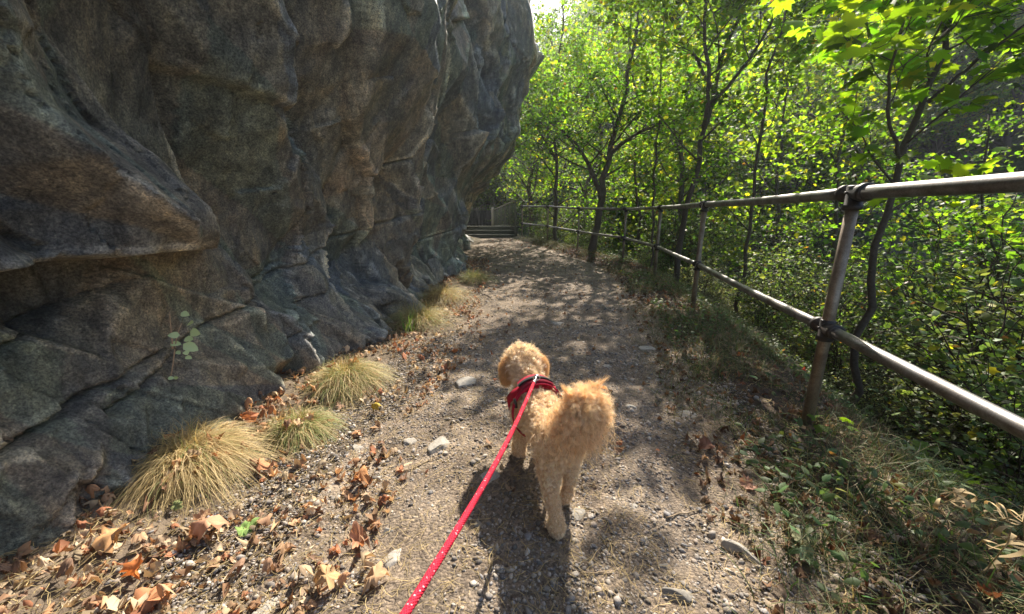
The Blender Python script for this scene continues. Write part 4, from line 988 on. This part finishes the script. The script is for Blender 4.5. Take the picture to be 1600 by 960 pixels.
# ------------------------------------------------------------------ the dog
def dog():
    root_loc = vec((.13, 1.25, 0))
    def P_(x, y, z): return vec((x, y, z))
    hipz = .30
    # every entry: chain of (point, radius)
    rump = P_(.165, 1.13, .315); mid = P_(.130, 1.28, .300); sh = P_(.095, 1.42, .295); chest = P_(.085, 1.47, .25); nk = P_(.075, 1.50, .345); hd = P_(.055, 1.575, .395)
    chains = [
        [(rump, .074), (mid, .068), (sh, .078), (chest, .075)],
        [(P_(.16, 1.14, .285), .070), (P_(.12, 1.3, .26), .068), (P_(.09, 1.43, .25), .074)],
        [(sh, .068), (nk, .058), (hd, .062)],
        [(hd, .072), (hd+vec((-.012, .022, .008)), .070), (hd+vec((-.02, .035, -.012)), .058)],      # skull
        [(hd+vec((-.02, .04, -.02)), .042), (hd+vec((-.055, .085, -.035)), .030)],                     # muzzle turned left
        # hind left (viewer's left, planted nearest the camera)
        [(P_(.137, 1.13, .27), .058), (P_(.126, 1.125, .20), .040), (P_(.132, 1.062, .135), .025), (P_(.146, 1.03, .085), .021), (P_(.150, 1.035, .035), .027), (P_(.148, 1.06, .022), .026)],
        # hind right
        [(P_(.192, 1.15, .27), .054), (P_(.212, 1.20, .20), .036), (P_(.210, 1.17, .13), .022), (P_(.200, 1.165, .07), .022), (P_(.19, 1.185, .022), .024)],
        # front left
        [(P_(.050, 1.43, .25), .052), (P_(.040, 1.44, .17), .034), (P_(.034, 1.44, .10), .030), (P_(.030, 1.445, .035), .030), (P_(.026, 1.465, .022), .027)],
        # front right
        [(P_(.135, 1.45, .25), .050), (P_(.140, 1.47, .16), .032), (P_(.140, 1.48, .08), .028), (P_(.140, 1.495, .024), .028)],
        # tail root
        [(P_(.178, 1.09, .345), .030), (P_(.190, 1.085, .39), .026), (P_(.205, 1.10, .435), .030), (P_(.20, 1.14, .46), .024)],
    ]
    # hind paw toes
    for (cx, cy) in ((.148, 1.07), (.19, 1.195), (.026, 1.475), (.14, 1.505)):
        for t in (-1, 0, 1): chains.append([(P_(cx+t*.013, cy+.008, .016), .0135), (P_(cx+t*.015, cy+.022-.004*abs(t), .012), .011)])
    V0, F0 = ico(2); mb = MB()
    for ch in chains:
        for (a, ra), (b, rb) in zip(ch[:-1], ch[1:]):
            n_ = max(3, int(np.linalg.norm(b-a)/(min(ra, rb)*.22)))
            for t in np.linspace(0, 1, n_): mb.add(V0*(ra+(rb-ra)*t)+a+(b-a)*t-root_loc, F0)
    o = mb.build('dog', M_skin)
    md = o.modifiers.new('r', 'REMESH'); md.mode = 'VOXEL'; md.voxel_size = .0055
    md = o.modifiers.new('s', 'SMOOTH'); md.iterations = 7; md.factor = .6
    dg = bpy.context.evaluated_depsgraph_get(); ev = o.evaluated_get(dg); me = bpy.data.meshes.new_from_object(ev)
    o.modifiers.clear(); old = o.data; o.data = me; bpy.data.meshes.remove(old)
    me.name = 'dog'; me.materials.clear(); me.materials.append(M_skin)
    V = np.zeros(len(me.vertices)*3, np.float32); me.vertices.foreach_get('co', V); V = V.reshape(-1, 3).astype(float)
    Nn = np.zeros(len(me.vertices)*3, np.float32); me.vertices.foreach_get('normal', Nn); Nn = Nn.reshape(-1, 3).astype(float)
    lump = fbm(V[:, 0]*55+V[:, 2]*35, V[:, 1]*55-V[:, 2]*40, 5, 2)
    V2 = V+Nn*(.011*lump)[:, None]*sstep(0, .05, V[:, 2])[:, None]; me.vertices.foreach_set('co', V2.astype(np.float32).ravel())
    for c_ in list(me.color_attributes): me.color_attributes.remove(c_)
    ca = me.color_attributes.new('Col', 'FLOAT_COLOR', 'POINT'); cc = np.ones((len(V), 4), np.float32); cc[:, :3] = (.62, .42, .24); ca.data.foreach_set('color', cc.ravel())
    me.polygons.foreach_set('use_smooth', np.ones(len(me.polygons), bool)); me.update()
    o.location = root_loc
    tag(o, 'curly apricot poodle-type dog in a red harness walking away on the path', 'dog')
    # --- fur sampling
    me.calc_loop_triangles(); tri = np.zeros(len(me.loop_triangles)*3, np.int32); me.loop_triangles.foreach_get('vertices', tri); tri = tri.reshape(-1, 3)
    rs = np.random.default_rng(8)
    def sample(V, tri, Nn, n):
        A, B, Cc = V[tri[:, 0]], V[tri[:, 1]], V[tri[:, 2]]; ar = np.linalg.norm(np.cross(B-A, Cc-A), axis=1); k = rs.choice(len(tri), n, p=ar/ar.sum())
        u = rs.random((n, 2)); s_ = u.sum(1) > 1; u[s_] = 1-u[s_]; p = A[k]+(B[k]-A[k])*u[:, :1]+(Cc[k]-A[k])*u[:, 1:]; return p, Nn[tri[k, 0]]
    def strands(mb, p, d, L, W, col, curl, seg=4, comb=None, freq=7, lock=0):
        n = len(p); d = d/np.linalg.norm(d, axis=1)[:, None]; t = np.linspace(0, 1, seg+1)
        a = np.cross(d, np.repeat(rs.normal(size=(n//lock, 3)), lock, 0) if lock else rs.normal(size=d.shape)); a /= np.linalg.norm(a, axis=1)[:, None]; b = np.cross(d, a); ph = np.repeat(rs.random((n//lock, 1)), lock, 0)*6.28+.25*rs.random((n, 1)) if lock else rs.random((n, 1))*6.28
        cm = np.zeros_like(d) if comb is None else comb
        C_ = p[:, None]+d[:, None]*(L[:, None]*t)[:, :, None]+cm[:, None]*(L[:, None]*t**2)[:, :, None]
        r_ = (curl*L)[:, None]*t[None]**.7
        C_ = C_+a[:, None]*(r_*np.cos(ph+freq*t))[:, :, None]+b[:, None]*(r_*np.sin(ph+freq*t))[:, :, None]
        w_ = (W[:, None]*(1-.8*t[None]))[:, :, None]*a[:, None]
        Vv = np.stack([C_-w_, C_+w_], 2).reshape(n, -1, 3); k = 2*(seg+1); i = np.arange(seg)*2; f = np.stack([i, i+1, i+3, i+2], -1)
        mb.add(Vv.reshape(-1, 3), (f[None]+(np.arange(n)*k)[:, None, None]).reshape(-1, 4), np.repeat(col, k, axis=0))
    n = 60000; p, nn = sample(V2, tri, Nn, n)
    clump = np.stack([fbm(p[:, 0]*60+9, p[:, 1]*60+p[:, 2]*50, 61, 2), fbm(p[:, 0]*60, p[:, 1]*60-p[:, 2]*50, 62, 2), fbm(p[:, 2]*60, p[:, 1]*60, 63, 2)], -1)
    d = nn+2.6*clump+.35*rs.normal(size=nn.shape)+np.array([0, -.1, -.35])
    hw = sstep(.28, .36, p[:, 2])*sstep(.18, .25, p[:, 1])     # head gets longer wool
    L = (.009+.006*rs.random(n))*(1+.5*hw)*(.6+.4*sstep(.0, .05, p[:, 2])); 
    tone = fbm(p[:, 0]*25, p[:, 1]*25+p[:, 2]*25, 64, 3)
    col = np.array([.90, .75, .56])[None]*(.82+.35*rs.random((n, 1))+.35*tone[:, None]); k = rs.random(n) < .25; col[k] = np.array([.93, .82, .66])
    mb = MB(); strands(mb, p, d, L*.7, np.full(n, .00042), col.clip(0, .93), .36)
    nl_, m_ = 6500, 14; p, nn = sample(V2, tri, Nn, nl_); dl = nn*.75+.75*rs.normal(size=nn.shape)+np.array([0, -.1, -.35])
    Ll = (.012+.014*rs.random(nl_)**1.5)*(1+.4*sstep(.28, .36, p[:, 2])*sstep(.18, .25, p[:, 1]))*(.42+.58*sstep(.12, .25, p[:, 2]))
    cl2 = np.array([.92, .77, .58])[None]*(.78+.38*rs.random((nl_, 1))); k = rs.random(nl_) < .3; cl2[k] = np.array([.95, .84, .70])
    P2 = np.repeat(p, m_, 0)+.0017*rs.normal(size=(nl_*m_, 3)); D2 = np.repeat(dl/np.linalg.norm(dl, axis=1)[:, None], m_, 0)+.06*rs.normal(size=(nl_*m_, 3))
    strands(mb, P2, D2, np.repeat(Ll, m_)*(.85+.3*rs.random(nl_*m_)), np.full(nl_*m_, .00045), np.repeat(cl2, m_, 0).clip(0, .95), .26, seg=6, freq=8, lock=m_)
    mb.build('coat', M_fur, o)
    # --- ears
    for side, base_, tip in ((-1, hd+vec((-.060, .005, .030)), hd+vec((-.082, .0, -.070))), (1, hd+vec((.055, .012, .030)), hd+vec((.080, .02, -.050)))):
        m = MB(); q = resample([base_, (base_+tip)/2+vec((side*.016, 0, .012)), tip], 10)-root_loc
        for t_, qq in zip(np.linspace(0, 1, 10), q): m.add(V0*np.array([.017, .032, .022])*(.75+.35*math.sin(t_*2.6))+qq, F0)
        e = m.build('ear', M_skin, o)
        md = e.modifiers.new('r', 'REMESH'); md.mode = 'VOXEL'; md.voxel_size = .004; dg = bpy.context.evaluated_depsgraph_get(); me2 = bpy.data.meshes.new_from_object(e.evaluated_get(dg)); e.modifiers.clear(); e.data = me2
        me2.name = 'ear'; me2.materials.clear(); me2.materials.append(M_skin); ca = me2.color_attributes.get('Col') or me2.color_attributes.new('Col', 'FLOAT_COLOR', 'POINT')
        for c_ in list(me2.color_attributes): me2.color_attributes.remove(c_)
        ca = me2.color_attributes.new('Col', 'FLOAT_COLOR', 'POINT'); ca.data.foreach_set('color', np.tile(np.array([.46, .27, .12, 1], np.float32), len(me2.vertices)))
        v2 = np.zeros(len(me2.vertices)*3, np.float32); me2.vertices.foreach_get('co', v2); v2 = v2.reshape(-1, 3).astype(float); n2 = np.zeros_like(v2, dtype=np.float32).ravel(); me2.vertices.foreach_get('normal', n2); n2 = n2.reshape(-1, 3).astype(float)
        me2.calc_loop_triangles(); t2 = np.zeros(len(me2.loop_triangles)*3, np.int32); me2.loop_triangles.foreach_get('vertices', t2); t2 = t2.reshape(-1, 3)
        n = 7000; p, nn = sample(v2, t2, n2, n); m = MB(); tone = fbm(p[:, 0]*60, p[:, 1]*60+p[:, 2]*20, 65, 2)
        strands(m, p, nn*.7+np.array([0, 0, -.9])+.25*rs.normal(size=nn.shape), .014+.012*rs.random(n), np.full(n, .0005), np.array([.80, .54, .29])*(.8+.35*rs.random((n, 1))+.4*tone[:, None]), .13)
        m.build('ear_fur', M_fur, e)
    # --- tail plume
    tc = vec((.228, 1.115, .425))-root_loc; n = 26000
    u = rs.normal(size=(n, 3)); u /= np.linalg.norm(u, axis=1)[:, None]; rr = .050*rs.random((n, 1))**.45
    arc = resample([vec((.180, 1.085, .365)), vec((.200, 1.078, .425)), vec((.232, 1.10, .465)), vec((.262, 1.125, .445)), vec((.270, 1.13, .40))], 12)-root_loc
    p = arc[rs.integers(0, 12, n)]+u*rr*.72*np.array([1, .85, 1.0])
    cl_ = np.stack([fbm(u[:, 0]*6+9, u[:, 1]*6+u[:, 2]*5, 81, 2), fbm(u[:, 0]*6, u[:, 1]*6-u[:, 2]*5, 82, 2), fbm(u[:, 2]*6, u[:, 0]*6, 83, 2)], -1)
    d = u*1.0+1.0*cl_+.2*rs.normal(size=u.shape)+np.array([.1, 0, .1]); L = .022+.026*rs.random(n)
    col = np.array([.90, .70, .47])*(.75+.4*rs.random((n, 1))+.5*cl_[:, :1]); k = rs.random(n) < .15; col[k] = np.array([.88, .66, .38])
    mb = MB(); h_ = 9000; strands(mb, p[:h_], d[:h_], L[:h_], np.full(h_, .0006), col[:h_].clip(.02, .95), .15, seg=6, freq=9)
    nl_, m_ = 1500, 20; p = np.repeat(p[-nl_:], m_, 0)+.0022*rs.normal(size=(nl_*m_, 3)); d = d[-nl_:]/np.linalg.norm(d[-nl_:], axis=1)[:, None]+.35*rs.normal(size=(nl_, 3)); d = np.repeat(d, m_, 0)+.07*rs.normal(size=(nl_*m_, 3))
    cl3 = np.array([.94, .76, .53])*(.72+.5*rs.random((nl_, 1))); k = rs.random(nl_) < .2; cl3[k] = np.array([.93, .74, .48])
    strands(mb, p, d, np.repeat(.026+.030*rs.random(nl_), m_)*(.85+.3*rs.random(nl_*m_)), np.full(nl_*m_, .00055), np.repeat(cl3, m_, 0), .16, seg=8, freq=9, lock=m_)
    # drooping lower fringe to the rump, and standing wisps on top
    n = 9000; p = tc+np.array([-.02, -.01, -.045])+rs.normal(size=(n, 3))*np.array([.040, .03, .035]); d = np.array([.1, -.45, -.9])+.5*rs.normal(size=(n, 3))
    strands(mb, p, d, .03+.035*rs.random(n), np.full(n, .0006), np.array([.88, .66, .42])*(.7+.5*rs.random((n, 1))), .12, seg=6, freq=8)
    for w_ in range(26):
        a = rs.random()*6.28; c0_ = tc+np.array([.05*math.cos(a), .04*math.sin(a), .06]); dd = vec((.5*math.cos(a)+.15, .3*math.sin(a), 1.0))+.35*rs.normal(size=3)
        if w_ % 3 == 0: dd = vec((1.0, 0, .35))+.5*rs.normal(size=3); c0_ = tc+vec((.06, 0, .03*rs.normal()))
        m_ = 45; strands(mb, c0_+.003*rs.normal(size=(m_, 3)), dd[None]+.09*rs.normal(size=(m_, 3)), (.020+.035*rs.random())*(.8+.3*rs.random(m_)), np.full(m_, .0006), np.array([.90, .66, .40])*(.85+.3*rs.random((m_, 1))), .06, seg=6, freq=5, comb=np.tile(.35*rs.normal(size=3), (m_, 1)))
    mb.build('tail_plume', M_fur, o)
    # --- nose and eyes
    m = MB(); m.add(V0*np.array([.012, .010, .009])+hd+vec((-.075, .108, -.030))-root_loc, F0, (.02, .018, .018)); m.build('nose', M_black, o, smooth=True)
    for s_, e_ in ((-1, (-.078, .040, .004)), (1, (-.008, .092, .004))):
        m = MB(); m.add(V0*.009+hd+vec(e_)-root_loc, F0, (.015, .01, .008)); m.build('eye', M_black, o, smooth=True)
    # --- harness
    hz = empty('harness', (0, 0, 0)); hz.parent = o
    red = (.36, .012, .035); ax = (sh-mid); ax /= np.linalg.norm(ax)
    def band(c, axis, rx, rz, wdt, th_, name, col, a0=0, a1=6.2832, n=48, mat=M_harness):
        axis = axis/np.linalg.norm(axis); s_ = np.cross(axis, (0, 0, 1.0)); s_ /= np.linalg.norm(s_); u_ = np.cross(s_, axis)
        th = np.linspace(a0, a1, n); m = MB(); prof = [(-wdt/2, 0), (wdt/2, 0), (wdt/2, th_), (-wdt/2, th_)]
        V = np.array([[c+s_*math.cos(a)*(rx+h_)+u_*math.sin(a)*(rz+h_)+axis*w2 for (w2, h_) in prof] for a in th]).reshape(-1, 3)-root_loc
        i = np.arange(n-1)[:, None]*4; j = np.arange(4)[None]; k = (j+1) % 4
        m.add(V, [np.stack([i+j, i+k, i+4+k, i+4+j], -1).reshape(-1, 4), np.array([[0, 1, 2, 3]]), np.array([[4*(n-1)+3, 4*(n-1)+2, 4*(n-1)+1, 4*(n-1)]])], col); return m.build(name, mat, hz)
    bc = P_(.097, 1.405, .280)
    band(bc+vec((.008, -.035, 0)), ax, .104, .116, .024, .004, 'girth_strap', (.40, .012, .045))
    band(P_(.085, 1.445, .290)+vec((0, 0, .005)), ax+vec((0, 0, .75)), .100, .106, .036, .006, 'neck_band', red)
    band(bc+vec((.002, 0, .008)), ax, .102, .112, .075, .005, 'back_panel', (.24, .010, .028), a0=.9, a1=2.3)
    band(bc+vec((0, -.003, .008)), ax, .110, .120, .020, .003, 'webbing', (.02, .02, .022), a0=.9, a1=2.3)
    for a in (2.75, .4):
        s_ = np.cross(ax, (0, 0, 1.0)); u_ = np.cross(s_, ax); c = bc+vec((.008, -.035, 0))+s_*math.cos(a)*.102+u_*math.sin(a)*.114
        m = MB(); box(m, c-root_loc, (.012, .026, .034), rz=.2, ry=(1 if a < 1 else -1)*.15, col=(.02, .02, .022), bev=.003); m.build('buckle', M_black, hz)
    # D-ring on the back
    top = bc+vec((0, -.025, .138)); m = MB(); t = np.linspace(0, 2*math.pi, 20)
    tube(m, np.stack([np.cos(t)*.013, 0*t, np.sin(t)*.011], -1)+top-root_loc, .0022, 8); m.build('ring', M_metal, hz, smooth=True)
    return o, top
dog_o, ring = dog()

# ------------------------------------------------------------------ leash
le = tag(empty('leash', ring), 'red rope leash with pale flecks running from the harness to the lower left', 'leash')
lo_ = vec(ring); rE = ray(628, 968); E_ = vec((0, 0, H_CAM))+rE*.50; rE2 = ray(560, 1110); E2 = vec((0, 0, H_CAM))+rE2*.42
d = E_-ring; dn = d/np.linalg.norm(d)
t = np.linspace(0, 1, 60)[:, None]; s0 = ring+dn*.055
Pl = s0+(E_-s0)*t+np.array([.004, 0, -.026])*np.sin(math.pi*t)
Pl = np.concatenate([Pl, E_+(E2-E_)*np.linspace(.1, 1, 8)[:, None]])
# braided rope: strands twisting round a core
m = MB(); sN = np.concatenate([[0], np.cumsum(np.linalg.norm(np.diff(Pl, axis=0), axis=1))]); L_ = sN[-1]
tt = np.linspace(0, L_, 620); core = np.stack([np.interp(tt, sN, Pl[:, k]) for k in range(3)], -1)
a_ = np.cross(dn, (0, 0, 1.0)); a_ /= np.linalg.norm(a_); b_ = np.cross(a_, dn)
tube(m, core[::6]-lo_, .0052, 10, (.42, .012, .028))
for k in range(8):
    for sgn in (1, -1):
        ph = k*math.pi/4; an = sgn*tt/.050*2*math.pi+ph
        fleck = np.tile([.60, .022, .05], (len(tt), 1))*(.8+.4*np.random.default_rng(k).random((len(tt), 1))); hit = (np.random.default_rng(k+50).random(len(tt)) < .022); fleck[hit] = (.85, .5, .54); fleck = np.repeat(fleck, 4, axis=0)
        tube(m, core+.0050*(np.cos(an)[:, None]*a_+np.sin(an)[:, None]*b_)-lo_, .0018, 4, fleck, cap=False)
rope = m.build('rope', M_harness, le, smooth=True)
m = MB(); tube(m, vec([ring+dn*.030, ring+dn*.034, ring+dn*.060, ring+dn*.064])-lo_, np.array([.004, .006, .0075, .0075]), 12); m.build('swivel', M_metal, le, smooth=True)
m = MB(); hk = [ring+dn*.032, ring+dn*.020+b_*.007, ring+dn*.005+b_*.008, ring-dn*.006, ring+dn*.004-b_*.007, ring+dn*.02-b_*.007, ring+dn*.032]
tube(m, resample(hk, 22)-lo_, .0024, 8); m.build('snap_hook', M_metal, le, smooth=True)
print('objects', len(bpy.data.objects))

# the bright air of the valley
hm, nt, out = new_mat('haze'); pv = N(nt, 'ShaderNodeVolumePrincipled'); pv.inputs['Color'].default_value = (.80, .87, 1, 1); pv.inputs['Density'].default_value = .0011; pv.inputs['Anisotropy'].default_value = .55
nt.links.new(pv.outputs[0], out.inputs['Volume'])
m = MB(); box(m, (50, 60, 35), (340, 360, 100)); hz_ = m.build('haze', hm); tag(hz_, kind='stuff')
